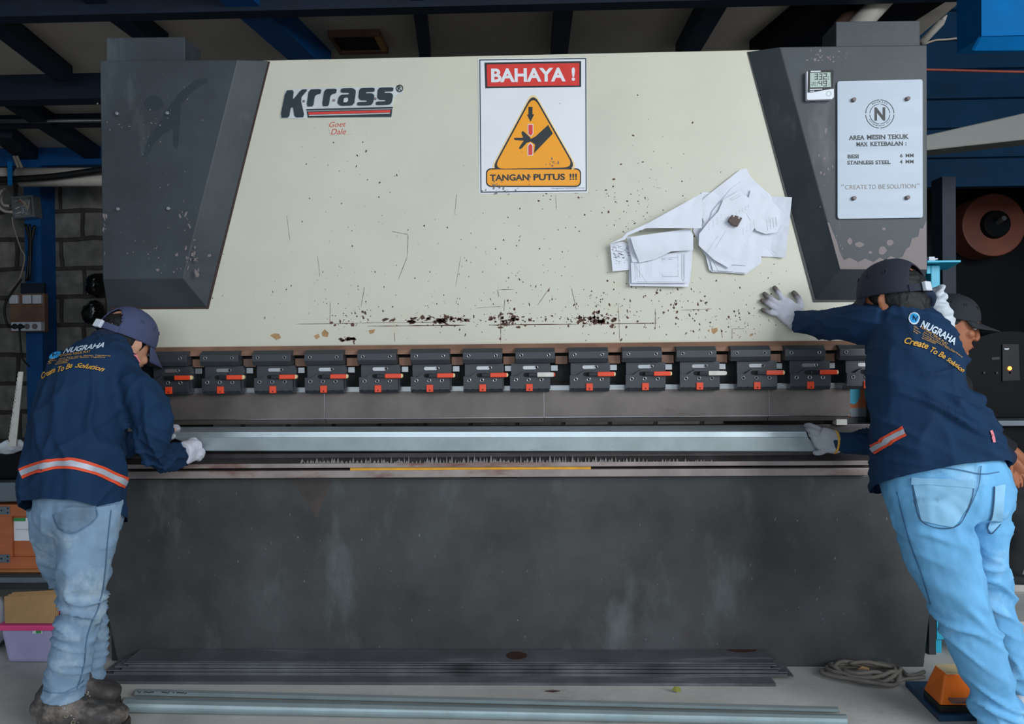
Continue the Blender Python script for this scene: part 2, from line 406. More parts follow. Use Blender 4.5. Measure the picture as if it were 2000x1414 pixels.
M['shoesole'] = mat('white_rubber', S(176, 170, 164), 0.7, var=0.15, vs=20)
M['wood'] = mat('orange_crate_ply', S(182, 102, 58), 0.6, var=0.14, vs=4, stretch=(1, 1, 5))
M['wooddk'] = mat('crate_edge', S(170, 112, 60), 0.6, var=0.2, vs=8)
M['steelgrey'] = mat('grey_sheet', S(112, 122, 130), 0.45, 0.4, var=0.12)
M['card'] = mat('cardboard', S(192, 152, 104), 0.85, var=0.06, vs=8, stretch=(12, 1, 1))
M['pink'] = mat('pink_lid', S(232, 70, 132), 0.4, var=0.05)
M['clear'] = mat('clear_plastic', S(190, 186, 226), 0.25, var=0.06, vs=9, alpha=0.72)
M['green'] = mat('green_print', S(50, 150, 80), 0.5)
M['pvc'] = mat('old_white_pipe', S(196, 190, 180), 0.55, var=0.15, vs=6, layers=[(S(120, 90, 78), 5, 0.64, 0.12, (0.3, 1, 1))])
M['black'] = mat('black_rubber', S(22, 22, 24), 0.5)
M['gloss'] = mat('glossy_black', S(16, 18, 18), 0.12, var=0.3, vs=10)
M['dark'] = mat('black_and_unlit', S(11, 12, 15), 0.6, var=0.2, vs=4, spec=0.15)  # black machine parts; on walls and roof it stands in for unlit interior
M['brown'] = mat('brown_reel', S(124, 66, 48), 0.55, var=0.15, vs=6)
M['orangep'] = mat('orange_pedal', S(226, 110, 26), 0.45, var=0.06)
M['pedal'] = mat('worn_steel', S(128, 116, 110), 0.5, 0.5, var=0.25, vs=14)
M['bluebase'] = mat('blue_base', S(24, 62, 92), 0.5, var=0.2, vs=9)
M['cable'] = mat('grey_cable', S(112, 106, 98), 0.7, var=0.2, vs=20)
M['duct'] = mat('grey_duct', S(116, 118, 114), 0.55, 0.2, var=0.1, vs=5)
M['redcable'] = mat('red_cable', S(150, 70, 58), 0.6)
M['led'] = mat('amber_lamp', S(255, 120, 40), 0.4, emit=(S(255, 120, 50), 6.0))
M['leaf'] = mat('yellow_leaf', S(150, 150, 70), 0.7)
M['bwood'] = mat('brown_board', S(124, 92, 74), 0.7, var=0.2, vs=6)
M['wire'] = mat('wire_grey', S(160, 150, 136), 0.6)
M['cloth'] = mat('white_rag', S(206, 214, 222), 0.9, var=0.06, vs=20)
M['ptan'] = mat('lit_hatch_wood', S(190, 140, 84), 0.6, var=0.2, vs=10)

def brick_mat():
    m = bpy.data.materials.new('grey_blockwork'); m.use_nodes = True; nt = m.node_tree; N = nt.nodes; L = nt.links  # grey blocks with darker mortar, mottled by noise
    b = N['Principled BSDF']; b.inputs['Roughness'].default_value = 0.95
    tc = N.new('ShaderNodeTexCoord'); mp = N.new('ShaderNodeMapping'); mp.inputs['Rotation'].default_value = (math.radians(-90), 0, 0)
    L.new(tc.outputs['Object'], mp.inputs[0])
    nw = N.new('ShaderNodeTexNoise'); nw.inputs['Scale'].default_value = 3.0; L.new(mp.outputs[0], nw.inputs['Vector'])
    ad = N.new('ShaderNodeMix'); ad.data_type = 'VECTOR'; ad.inputs[0].default_value = 0.05
    L.new(mp.outputs[0], ad.inputs[4]); L.new(nw.outputs['Color'], ad.inputs[5])
    br = N.new('ShaderNodeTexBrick'); L.new(ad.outputs[1], br.inputs['Vector'])
    br.inputs['Scale'].default_value = 1.0; br.inputs['Brick Width'].default_value = 0.38; br.inputs['Row Height'].default_value = 0.24
    br.inputs['Mortar Size'].default_value = 0.02; br.inputs['Mortar Smooth'].default_value = 0.4
    br.inputs['Color1'].default_value = S(134, 130, 124); br.inputs['Color2'].default_value = S(112, 109, 104); br.inputs['Mortar'].default_value = S(70, 66, 64)
    n = N.new('ShaderNodeTexNoise'); n.inputs['Scale'].default_value = 9; n.inputs['Detail'].default_value = 8; L.new(mp.outputs[0], n.inputs['Vector'])
    mx = N.new('ShaderNodeMix'); mx.data_type = 'RGBA'; mx.blend_type = 'OVERLAY'; mx.inputs[0].default_value = 0.8
    L.new(br.outputs[0], mx.inputs[6]); L.new(n.outputs[0], mx.inputs[7]); L.new(mx.outputs[2], b.inputs['Base Color'])
    bp = N.new('ShaderNodeBump'); bp.inputs['Strength'].default_value = 0.8; bp.inputs['Distance'].default_value = 0.03
    sub = N.new('ShaderNodeMath'); sub.operation = 'SUBTRACT'; L.new(n.outputs[0], sub.inputs[0]); L.new(br.outputs['Fac'], sub.inputs[1])
    L.new(sub.outputs[0], bp.inputs['Height']); L.new(bp.outputs[0], b.inputs['Normal'])
    return m
M['brick'] = brick_mat()
def soil_mat():      # knit glove with greasy fingertips: a vertex attribute holds where the dirt is
    m = M['gloveB']; nt = m.node_tree; N = nt.nodes; L = nt.links; b = N['Principled BSDF']
    src = b.inputs['Base Color'].links[0].from_socket
    at = N.new('ShaderNodeAttribute'); at.attribute_name = 'soil'
    mx = N.new('ShaderNodeMix'); mx.data_type = 'RGBA'; mx.inputs[7].default_value = S(84, 70, 62)
    L.new(at.outputs['Fac'], mx.inputs[0]); L.new(src, mx.inputs[6]); L.new(mx.outputs[2], b.inputs['Base Color'])
soil_mat()
def cut(me, p, n):   # open a garment below the plane through p with normal n (the side n points to is taken away)
    bm = bmesh.new(); bm.from_mesh(me)
    bmesh.ops.bisect_plane(bm, geom=bm.verts[:]+bm.edges[:]+bm.faces[:], plane_co=p, plane_no=n, clear_outer=True)
    bm.to_mesh(me); bm.free(); return me
def plane3(a, b, c):
    n = (b-a).cross(c-a).normalized(); return n

Zc = lambda py, Y=0.0: U(1000, py, Y).z
Xc = lambda px, Y=0.0, py=700: U(px, py, Y).x
# ================================================================== setting
struct('floor', MB().box(-5.4, 6.4, -9.0, 4.4, -0.12, 0), M['floor'])  # extended unseen behind the camera to bounce light onto the ceiling
xr = UZ(1880, 0, 3.0).x
struct('ceiling', MB().box(-5.4, xr, -1.4, 3.8, 3.0, 3.05), M['panel'])
struct('wall_back', MB().box(-5.4, 1.7, 3.7, 3.9, 0, 3.0), M['brick'])
struct('wall_left', MB().box(-5.5, -5.4, -0.6, 3.8, 0, 3.0), M['frame'])
lap = [(2.7, 2.36)]
zz = 2.36
while zz < 4.5:
    lap += [(2.62, zz), (2.655, zz+0.20), (2.655, zz+0.205)]; zz += 0.21
lap += [(2.7, zz)]
struct('wall_rear', MB().prismx(lap, 1.75, 5.2), M['siding'])
struct('wall_rear', MB().box(1.7, 5.2, 4.2, 4.3, 0, 4.6), M['dark'])  # near-black colour stands in for the unlit depth below the siding
struct('ceiling', MB().box(xr-0.02, 5.2, -0.4, 4.3, 4.62, 4.68), M['dark'])
struct('wall_right', MB().box(5.2, 5.3, 0.2, 4.3, 0, 4.6), M['dark'])
struct('floor', MB().box(1.86, 5.2, -0.07, 3.2, 0, 0.19), M['floor'])
def beam(x0, x1, y0, y1, z0, z1, m): struct('beam', MB().box(x0, x1, y0, y1, z0, z1), M[m])
beam(-5.4, xr, 0.70, 0.78, 2.85, 3.0, 'bluedk')
beam(-5.4, xr, 1.84, 1.96, 2.84, 3.0, 'bluedk')
beam(-5.4, xr, 2.62, 2.69, 2.915, 3.0, 'bluedk')
beam(-5.4, 1.7, 3.50, 3.70, 2.85, 3.0, 'blue')
def joist(p, q, w, h, m, ext=1.2, z=2.97, top=3.0):
    a = UZ(p[0], p[1], z); b = UZ(q[0], q[1], z); d = (b-a).normalized()
    if d.y < 0: d = -d; a, b = b, a
    k = (-1.3-a.y)/d.y if ext else 0
    a = a+d*k; s = Vector((d.y, -d.x, 0)).normalized()*(w/2)
    lo = [a-s, a+s, b+s, b-s]
    for v in lo: v.z = top-h
    hi = [Vector((v.x, v.y, top)) for v in lo]
    struct('beam', MB().hexa(lo, hi), M[m])
joist((10, 45), (125, 138), 0.10, 0.10, 'bluedk')
joist((215, 0), (312, 76), 0.10, 0.10, 'bluedk')
joist((520, 15), (622, 112), 0.16, 0.13, 'blue')
joist((820, 0), (832, 106), 0.06, 0.12, 'bluedk')
joist((1100, 0), (1090, 106), 0.09, 0.12, 'bluedk')
joist((1388, 0), (1336, 96), 0.10, 0.12, 'bluedk')
joist((1690, 0), (1560, 96), 0.62, 0.10, 'dark')  # wide dark slab standing in for the dark gap in the ceiling
joist((30, 190), (190, 300), 0.13, 0.10, 'bluedk', ext=0)
joist((0, 250), (60, 300), 0.16, 0.10, 'bluedk', ext=0)
x0 = Xc(44, 3.45); x1 = Xc(76, 3.45)
struct('column', MB().box(x0, x1, 3.5, 3.7, 0, 2.85), M['blue'])
x0, x1 = Xc(76, 3.6), Xc(92, 3.6)
struct('column', MB().box(x0+0.002, x1, 3.56, 3.7, 0, 2.85), M['bluedk'])
x0, x1 = Xc(1842, 2.2), Xc(1868, 2.2)
struct('column', MB().box(x0, x1, 2.2, 2.34, 0.19, 2.34), M['bluedk'])
# ceiling hatch with a tan wooden frame
a, b, c, d = UZ(640, 62, 2.99), UZ(735, 62, 2.99), UZ(752, 97, 2.99), UZ(655, 99, 2.99)
hx0, hx1, hy0, hy1 = a.x, b.x+0.02, a.y, c.y
t = empty('ceiling_hatch', ((hx0+hx1)/2, (hy0+hy1)/2, 2.95), 'dark square ceiling hatch in a tan wooden frame above the cream machine', 'hatch')
part('hatch_panel', MB().box(hx0+.03, hx1-.03, hy0+.03, hy1-.03, 2.975, 3.0), M['hole'], t)  # black panel stands in for the darkness of the hatch opening
for q in ((hx0, hx1, hy1-.035, hy1), (hx0, hx1, hy0, hy0+.02), (hx0, hx0+.02, hy0+.02, hy1-.035), (hx1-.035, hx1, hy0+.02, hy1-.035)):
    part('frame_rail', MB().box(*q, 2.965, 3.0), M['ptan' if q[3]-q[2] == .02 or q[0] > hx0+.1 else 'bwood'], t)  # brightly lit rails coloured tan, the dimmer ones brown

# ================================================================== press brake
PB = empty('press_brake', (0, 0.4, 0), 'long press brake with cream ram, charcoal side covers and dark grey bed', 'machine')
zt, zb = Zc(107.5), Zc(672)
xl, xrr = Xc(229), Xc(1690)
ram = part('ram', MB().box(xl, xrr, 0.0, 0.09, zb, zt).mesh('ram', bevel=0.004), M['cream'], PB)
ch = MB()
cl = [(850, 624, 45, 4, 90, 1, 5.5, 2.2), (990, 627, 22, 7, 60, 1, 5.5, 1.6), (1165, 625, 22, 6, 70, 1, 5.5, 1.0), (1090, 622, 60, 5, 50, .8, 2.5, 1.3), (690, 618, 30, 12, 50, .7, 3.5, 1.0),
      (980, 610, 180, 30, 150, .7, 2.6, .6), (1280, 600, 70, 35, 130, .7, 2.8, .7), (1270, 450, 60, 70, 70, .7, 2.2, 1), (1000, 530, 180, 60, 110, .6, 2.0, .6), (680, 320, 60, 60, 22, .6, 2.2, .7),
      (780, 440, 120, 60, 34, .6, 2, .6), (1240, 400, 50, 70, 40, .8, 2.4, 1.2), (680, 663, 10, 2, 22, 1, 5, 1.6), (1480, 560, 30, 40, 26, .6, 2, .8), (1440, 640, 70, 12, 30, .6, 2.5, .8), (640, 570, 120, 40, 40, .5, 1.6, .6), (1085, 372, 60, 8, 26, .7, 2.4, 1), (1390, 620, 60, 25, 50, .6, 2.4, .7)]
chips(ch, cl, -0.0007, seed=3)
rnd = random.Random(5)
for (xa, ya, xb, yb, w) in ((577, 633, 700, 631, 1.0), (700, 631, 862, 629, 1.2), (718, 637, 910, 635, 2.2), (955, 635, 1130, 633, 2.4), (1130, 633, 1284, 631, 1.6), (978, 620, 978, 668, 1.2), (1280, 602, 1280, 642, 1.2), (1208, 596, 1210, 664, .8),
                           (765, 452, 797, 458, 1), (797, 458, 796, 500, 1), (796, 500, 778, 546, .9), (972, 566, 974, 580, 1.2), (972, 566, 1005, 565, .9), (1050, 596, 1075, 560, 1.0), (1116, 562, 1126, 606, 1), (986, 585, 984, 608, .9), (644, 630, 645, 590, .8), (770, 650, 771, 668, 1), (892, 378, 888, 420, .8), (1085, 380, 1087, 410, .8), (1430, 642, 1455, 642, 1), (1430, 642, 1430, 662, 1), (1408, 642, 1411, 660, 1), (705, 600, 712, 560, .8), (930, 602, 980, 598, .7), (1330, 606, 1390, 603, 1.2), (900, 500, 890, 560, .5), (560, 420, 566, 470, .5), (620, 500, 625, 540, .5)):
    n = 10; top = []; bot = []
    dx, dy = xb-xa, yb-ya; L = math.hypot(dx, dy); nx, ny = -dy/L, dx/L
    for i in range(n+1):
        t = i/n; e = w*(0.35+0.65*rnd.random())*(0.3 if i in (0, n) else 1)
        x, y = xa+dx*t, ya+dy*t
        top.append((x+nx*e/2, y+ny*e/2)); bot.append((x-nx*e/2, y-ny*e/2))
    ch.pxpoly(top+bot[::-1], -0.0008, 0.0007)
setp(part('paint_chips', ch, M['chip'], ram, 'dark rust chips and scratches'), kind='stuff')
ch = MB()
for pts in ([(527, 655), (536, 651), (545, 652), (549, 660), (540, 664)], [(613, 656), (622, 652), (625, 658), (618, 663)], [(628, 650), (634, 643), (642, 650), (640, 658), (630, 657)], [(1390, 642), (1401, 640), (1402, 646), (1394, 653), (1390, 648)], [(1466, 652), (1472, 651), (1470, 655), (1464, 657)], [(720, 645), (733, 643), (730, 650), (723, 653)], [(1382, 645), (1386, 643), (1385, 649)]):
    ch.pxpoly(pts, -0.0008, 0.0007)
part('primer_patches', ch, M['tan_chip'], ram, 'tan patches of bare primer')
# rust staining strip under the ram and the rusty clamp beam
part('clamp_beam', MB().prismx([(-0.05, Zc(690, -0.05)), (-0.045, Zc(682, -0.05)), (-0.018, Zc(671.5, -0.02)), (0.09, Zc(671.5)), (0.09, Zc(690))], xl+0.06, Xc(1689, -0.03)).mesh('b', bevel=0.002), M['rustbar'], PB)
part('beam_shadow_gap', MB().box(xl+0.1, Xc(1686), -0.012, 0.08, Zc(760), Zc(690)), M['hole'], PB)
part('tool_rail', MB().box(Xc(300, -0.03), Xc(1668, -0.03), -0.03, 0.0, Zc(764, -0.03), Zc(753, -0.03)).mesh('r', bevel=0.002), M['zinc'], PB)
# charcoal covers
def cover(front, back, right, Y0=-0.085, Y1=-0.004):
    fr = [U(x, y, Y0) for x, y in front]; bk = [U(x, y, Y1) for x, y in back]
    i, j = (1, 2) if right else (0, 3)           # the chamfered edge runs i -> j; keep chamfer and foot planar
    n1 = (fr[j]-fr[i]).cross(bk[i]-fr[i]); o = 3 if right else 2
    n2 = (fr[o]-fr[j]).cross(bk[o]-fr[j]); A = Matrix((n1, n2, (0, 1, 0))); bk[j] = A.inverted() @ Vector((n1.dot(fr[i]), n2.dot(fr[j]), Y1))
    return part('cylinder_cover', MB().hexa(fr, bk).mesh('c', bevel=0.003), M['charcoal'], PB)
cvl = cover([(196, 119), (464, 117), (357, 544), (201, 545)], [(196, 120), (525, 119), (404, 601), (210, 601)], True)
cvr = cover([(1523, 92), (1810, 88), (1811, 527), (1641, 526)], [(1461, 101), (1807, 94), (1797, 587), (1591, 588)], False)
# their plates run a little behind the chamfer
part('cover_backing', MB().pxpoly([(205, 121), (527, 120), (407, 603), (214, 604)], -0.0035, 0.003), M['magnet'], cvl)
part('cover_backing', MB().pxpoly([(1459.5, 101), (1806, 95), (1796, 589), (1589, 590)], -0.0035, 0.003), M['frame'], cvr)
for px, py in ((231, 223), (329, 222), (233, 409), (331, 408)):
    p = U(px, py, -0.085)
    part('cover_bolt', MB().cyl(p+Vector((0, .004, 0)), p+Vector((0, -0.012, 0)), 0.009, 0.0075, 6).mesh('b', bevel=0.002), M['zinc'], cvl)
ch = MB()
chips(ch, [(375, 500, 8, 16, 16, 1.5, 6, .5), (335, 515, 40, 18, 12, 1, 4, 1), (365, 425, 10, 14, 8, 1, 4, .4), (204, 450, 1.5, 30, 10, 1, 4, .3), (300, 480, 60, 25, 12, .8, 3, 1)], -0.0857, seed=9)
setp(part('paint_chips', ch, M['mauve'], cvl, 'peeled patches of paint'), kind='stuff')
ch = MB()
chips(ch, [(300, 230, 70, 60, 22, .5, 1.8, .6), (360, 360, 60, 80, 26, .4, 1.4, .5), (270, 240, 30, 6, 10, .8, 2, 2)], -0.0857, seed=11)
setp(part('paint_specks', ch, M['mauve'], cvl), kind='stuff')
st = MB()
st.pxpoly([(404, 152), (406, 160), (390, 168), (372, 182), (352, 205), (352, 225), (350, 262), (346, 292), (338, 286), (338, 250), (318, 262), (300, 280), (286, 308), (278, 306), (290, 270), (306, 246), (322, 222), (330, 208), (352, 180), (382, 156)], -0.0856, 0.0005)
st.pxpoly([(300+18*math.cos(a/8*math.pi), 202+15*math.sin(a/8*math.pi)) for a in range(16)], -0.0856, 0.0005)
part('oil_smear', st, M['stain'], cvl, 'darker greasy smear')
# peeled lower right cover
mv = MB()
mv.pxpoly([(1809, 430), (1802, 446), (1796, 446), (1793, 462), (1781, 466), (1776, 482), (1770, 486), (1762, 502), (1752, 506), (1740, 500), (1728, 508), (1718, 503), (1706, 512), (1690, 505), (1676, 512), (1660, 503), (1648, 508), (1640, 492), (1634, 470), (1626, 452), (1620, 436), (1616, 434), (1641, 525.5), (1810, 526)], -0.0858, 0.0006)
for cx, cy, rx, ry in ((1660, 471, 5, 7), (1679, 478, 9, 5), (1723, 489, 8, 10), (1738, 474, 7, 6), (1726, 447, 4, 3), (1700, 493, 4, 3)):
    mv.pxpoly([(cx+rx*(0.8+0.4*rnd.random())*math.cos(k*.785), cy+ry*(0.8+0.4*rnd.random())*math.sin(k*.785)) for k in range(8)], -0.0858, 0.0006)
part('peeled_area', mv, M['mauve'], cvr, 'mauve grey area where the paint has peeled')
ch = MB(); chips(ch, [(1612, 110, 20, 8, 26, 1, 4, 1.2), (1610, 330, 10, 30, 16, 1, 4, .6), (1650, 300, 5, 30, 8, .7, 2.5, .5), (1640, 470, 8, 25, 16, .8, 3, .6)], -0.0857, seed=21)
setp(part('paint_specks', ch, M['mauve'], cvr), kind='stuff')
# cylinder boxes above the covers
for pts, bk in (([(208, 74), (361, 72), (361, 124), (208, 124)], [(222, 76), (375, 74), (375, 124), (222, 124)]), ([(1633, 42), (1797, 40), (1797, 96), (1633, 96)], [(1620, 46), (1783, 44), (1783, 96), (1620, 96)])):
    f = [U(x, y, -0.05) for x, y in pts]; b = [Vector((p.x, 0.09, p.z)) for p in f]
    part('cylinder_housing', MB().hexa(f, b).mesh('h', bevel=0.003), M['charcoal'], PB)
# side frames, bed
zf = Zc(128)
for s, xa, xb in ((0, Xc(204), Xc(204)+0.045), (1, Xc(1808)-0.045, Xc(1808))):
    poly = [(0.02, 0), (0.9, 0), (0.9, zf), (0.02, zf), (0.02, Zc(610)), (0.30, Zc(640)), (0.30, Zc(900)), (0.02, Zc(925))]
    part('side_frame', MB().prismx(poly, xa, xb).mesh('s', bevel=0.003), M['frame'], PB)
bz = Zc(932, -0.02)
part('bed', MB().prism([(Xc(212), bz), (Xc(204), 0.24), (Xc(228), 0.0), (Xc(1796), 0.0), (Xc(1810), 0.24), (Xc(1806), bz)], -0.02, 0.07).mesh('bed', bevel=0.004), M['bed'], PB)
bx0, bx1 = Xc(236, -0.07), Xc(1704, -0.07)
part('bed_rail', MB().box(bx0, bx1, -0.07, 0.06, Zc(932, -.07), Zc(917.5, -.07)).mesh('r', bevel=0.003), M['rail'], PB, 'rust brown lower rail')
part('rail_slot', MB().box(bx0, bx1, -0.03, 0.06, Zc(917.5, -.07), Zc(911, -.07)), M['hole'], PB)
part('ruler_strip', MB().box(Xc(682, -.06), Xc(1152, -.06), -0.065, -0.03, Zc(917.4, -.065), Zc(911.5, -.065)), M['yellow'], PB, 'yellow strip')
part('die_rail', MB().box(bx0, bx1, -0.075, 0.06, Zc(912, -.075), Zc(903.5, -.075)).mesh('r', bevel=0.002), M['rail'], PB)
dz = Zc(904, -0.07)
part('die', MB().prismx([(-0.07, dz), (-0.07, dz+0.002), (-0.055, dz+0.022), (-0.055, Zc(884, -.055)), (-0.03, Zc(872, -.055)), (0.05, Zc(872, -.055)), (0.05, dz)], bx0, bx1).mesh('d', bevel=0.001), M['die'], PB)
wm = MB(); rr2 = random.Random(2)
x = 590
while x < 1395:
    h = rr2.uniform(3, 16)*(0.5+0.5*math.sin((x-590)/805*math.pi)); w = rr2.uniform(1.5, 4)
    wm.pxpoly([(x-w, 904.6), (x-w*.4, 904-h*.6), (x, 904-h), (x+w*.5, 904-h*.5), (x+w, 904.6)], -0.0715, 0.006); x += rr2.uniform(3, 9)
part('wear_marks', wm, M['weart'], PB, 'bright wear marks along the die edge')
part('back_die_bar', MB().box(Xc(330, .03), Xc(1740, .03), 0.0, 0.06, Zc(872), Zc(833)).mesh('b', bevel=0.003), M['die'], PB)
part('stop_block', MB().box(Xc(1631, -.01), Xc(1652, -.01), -0.02, 0.02, Zc(834, -.01), Zc(823, -.01)).mesh('b', bevel=0.002), M['tape'], PB)
# punch in four sections
zp0, zp1 = Zc(816, -0.03), Zc(762, -0.03)
zl0 = Zc(825.5, -0.012)
ed = [300, 633, 1062, 1501, 1661]
for i in range(4):
    xa, xb = Xc(ed[i], -.03)+0.0012, Xc(ed[i+1], -.03)-0.0012
    pu = part('punch_section', MB().box(xa, xb, -0.03, 0.02, zp0, zp1).mesh('p', bevel=0.0015), M['punch'], PB)
    part('ground_line', MB().box(xa, xb, -0.0312, -0.029, zp0-.0005, zp0+0.0025), M['punch_edge'], pu)
    if i: part('seam', MB().box(xa-0.0024, xa, -0.0305, 0.018, zp0+.001, zp1-.001), M['punch_edge'], PB)
    part('punch_tip', MB().prismx([(-0.030, zp0), (-0.022, zp0-0.003), (-0.008, zl0), (0.0, zl0), (0.02, zp0)], xa, xb-(0.004 if i == 3 else 0)).mesh('p', bevel=0.0008), M['punch'], pu)
# tool clamps
tops = [290, 390.5, 492.7, 594.6, 697.8, 801.6, 903.8, 1006.5, 1110.5, 1215, 1321, 1426.7, 1533, 1639.6]
lows = [293, 394, 496, 595, 701, 802, 905, 996, 1113, 1222, 1328, 1440, 1544, 1654]
YF = -0.075
zz = lambda py: Zc(py, YF)
tpy = 679.5   # py at x = 1000 of the bar's top edge
def clamp_parts():
    out = {}
    w = 0.1475
    zt0, zt1 = zz(709.5), zz(tpy)
    out['bar'] = MB().prismx([(-0.02, zt0+0.004), (YF+0.005, zt0), (YF-0.004, zt0+0.016), (YF-0.004, zz(688)), (YF+0.018, zt1), (-0.02, zt1)], 0, w).mesh('clamp_bar', bevel=0.0015)
    zb0, zb1 = zz(766), zz(709.5)
    out['back'] = MB().box(0.004, w+0.004, -0.055, -0.005, zb0+0.01, zb1).mesh('clamp_back', bevel=0.001)
    f = [(0.0, zb0+0.012), (0.0, zz(734)), (0.028, zz(734)), (0.044, zz(728)), (0.056, zz(725)), (0.094, zz(725)), (0.108, zz(731)), (w, zz(731)), (w, zb0+0.012)]
    b = MB(); b.hexa([(x, YF, z) for x, z in f], [(x, -0.05, z) for x, z in f])
    b.prismx([(YF, zb0+0.012), (YF+0.012, zb0), (-0.03, zb0), (-0.03, zb0+0.012)], 0, w)
    out['body'] = b.mesh('tool_clamp', bevel=0.001)
    h = MB()
    for x in (0.012, 0.038, 0.108, 0.138): h.cyl((x, YF-0.0006, zz(760)), (x, YF+0.004, zz(760)), 0.003, n=10)
    sl = [(0.058+0.008*math.cos(a), zz(732)+0.008*math.sin(a)) for a in [math.pi/2+i*math.pi/8 for i in range(9)]]+[(0.085, zz(732)-.008), (0.085, zz(732)+.008)]
    h.prism(sl, YF-0.0008, YF+0.003)
    out['holes'] = h.mesh('lever_slot')
    s2 = [(0.055+0.0065*math.cos(a), zz(718.5)+0.0065*math.sin(a)) for a in [math.pi/2+i*math.pi/8 for i in range(9)]]+[(0.095+0.0065*math.cos(a), zz(718.5)+0.0065*math.sin(a)) for a in [-math.pi/2+i*math.pi/8 for i in range(9)]]
    out['pill'] = MB().prism(s2, -0.0565, -0.05).mesh('adjusting_slot')
    zl = zz(732)
    out['shaft'] = MB().box(0.070, 0.106, YF-0.016, YF-0.004, zl-0.007, zl+0.007).mesh('lever', bevel=0.002)
    g = [(0.102, 0.0085), (0.16, 0.0085), (0.168, 0.006), (0.168, -0.006), (0.160, -0.0085), (0.102, -0.0085)]
    out['grip'] = MB().prism([(x, zl+z) for x, z in g], YF-0.02, YF-0.002).mesh('lever_grip', bevel=0.003)
    out['tip'] = MB().prism([(0.163, zl+.0088), (0.1665, zl+.0066), (0.169, zl+.004), (0.169, zl-.004), (0.1665, zl-.0066), (0.163, zl-.0088)], YF-0.0205, YF-0.0015).mesh('grip_tip', bevel=0.002)
    out['btn'] = MB().box(0.060, 0.085, YF-0.006, YF+0.004, zz(764), zz(750)).mesh('release_button', bevel=0.002)
    out['dot'] = MB().cyl((0.073, YF-0.0067, zz(760.5)), (0.073, YF-0.004, zz(760.5)), 0.0026, n=10).mesh('button_mark')
    def bolt(x, z, y, r):
        q = MB(); q.cyl((x, y+0.002, z), (x, y-0.002, z), r, n=18); q.ring((x, y-0.002, z), (0, 1, 0), r*0.8, r*0.22)
        return q.mesh('bolt', smooth=False)
    out['bolts'] = [bolt(0.022, zz(694), YF-0.004, 0.0068), bolt(0.124, zz(694), YF-0.004, 0.0068), bolt(0.022, zz(742), YF, 0.0075), bolt(0.070, zz(742), YF, 0.0075), bolt(0.118, zz(742), YF, 0.0075), bolt(0.100, zz(718.5), -0.056, 0.0068)]
    out['bolth'] = [(0.022, zz(694), YF-0.004), (0.124, zz(694), YF-0.004), (0.022, zz(742), YF), (0.070, zz(742), YF), (0.118, zz(742), YF), (0.1, zz(718.5), -.056)]
    return out
CP = clamp_parts()
for k in CP:
    if k == 'bolth': continue
    for me in (CP[k] if k == 'bolts' else [CP[k]]):
        me.materials.append(M[{'bar': 'clampblk', 'back': 'clampblk', 'body': 'clampblk', 'holes': 'hole', 'pill': 'slot', 'shaft': 'boltdk', 'grip': 'red', 'tip': 'palebord', 'btn': 'red', 'dot': 'hole', 'bolts': 'slot'}[k]])
hm = []
for (x, z, y) in CP['bolth']: hm.append((x, z, y))
sock = MB()
for (x, z, y) in hm: sock.cyl((x, y-0.0028, z), (x, y+0.002, z), 0.0044, n=12)
sock = sock.mesh('bolt_sockets'); sock.materials.append(M['hole'])
def at_x(name, me, parent, dx, m=None, label=None):
    if m: me = me.copy(); me.materials.clear(); me.materials.append(m)
    o = bpy.data.objects.new(name, me); COL.objects.link(o); o.parent = parent
    o.matrix_parent_inverse = Matrix.Translation(-WLOC.get(parent.name, Vector()))
    o.location = (dx, 0, 0); WLOC[o.name] = Vector((dx, 0, 0))
    if label: o['label'] = label
    return o
for i in range(14):
    xt, xlw = U(tops[i], 690, YF).x, U(lows[i], 750, YF).x
    cb = at_x('tool_clamp', CP['body'], PB, xlw)
    at_x('clamp_back', CP['back'], cb, xlw); at_x('clamp_bar', CP['bar'], cb, xt)
    at_x('lever_slot', CP['holes'], cb, xlw); at_x('adjusting_slot', CP['pill'], cb, xlw)
    at_x('lever', CP['shaft'], cb, xlw)
    tp = i in (7, 10)
    at_x('lever_grip', CP['grip'], cb, xlw, M['tape'] if tp else None, 'lever grip wrapped in white tape' if tp else None)
    at_x('grip_tip', CP['tip'], cb, xlw, M['red'] if i == 7 else (M['tape'] if i == 10 else None))
    at_x('release_button', CP['btn'], cb, xlw); at_x('button_mark', CP['dot'], cb, xlw)
    at_x('bolt_sockets', sock.copy(), cb, xlw) if False else None
    for k in range(6):
        at_x('bolt', CP['bolts'][k], cb, xt if k < 2 else xlw)
        x, z, y = CP['bolth'][k]
        if i == 0: hm[k] = MB().cyl((x, y-0.0028, z), (x, y+0.002, z), 0.0042, n=12).mesh('bolt_socket'); hm[k].materials.append(M['hole'])
        at_x('bolt_socket', hm[k], cb, xt if k < 2 else xlw)
    if i < 13:
        xe = xt+0.150; xn = U(tops[i+1], 690, YF).x-0.002
        part('spacer_block', MB().box(xe, xn, -0.035, 0, Zc(712, -.035), Zc(696, -.035)).mesh('s', bevel=0.002), M['rustbar'], PB)
        part('stop_tab', MB().box(xlw+0.154, xlw+0.180, -0.03, 0, Zc(725, -.03), Zc(714, -.03)).mesh('s', bevel=0.001), M['zinc'], PB)
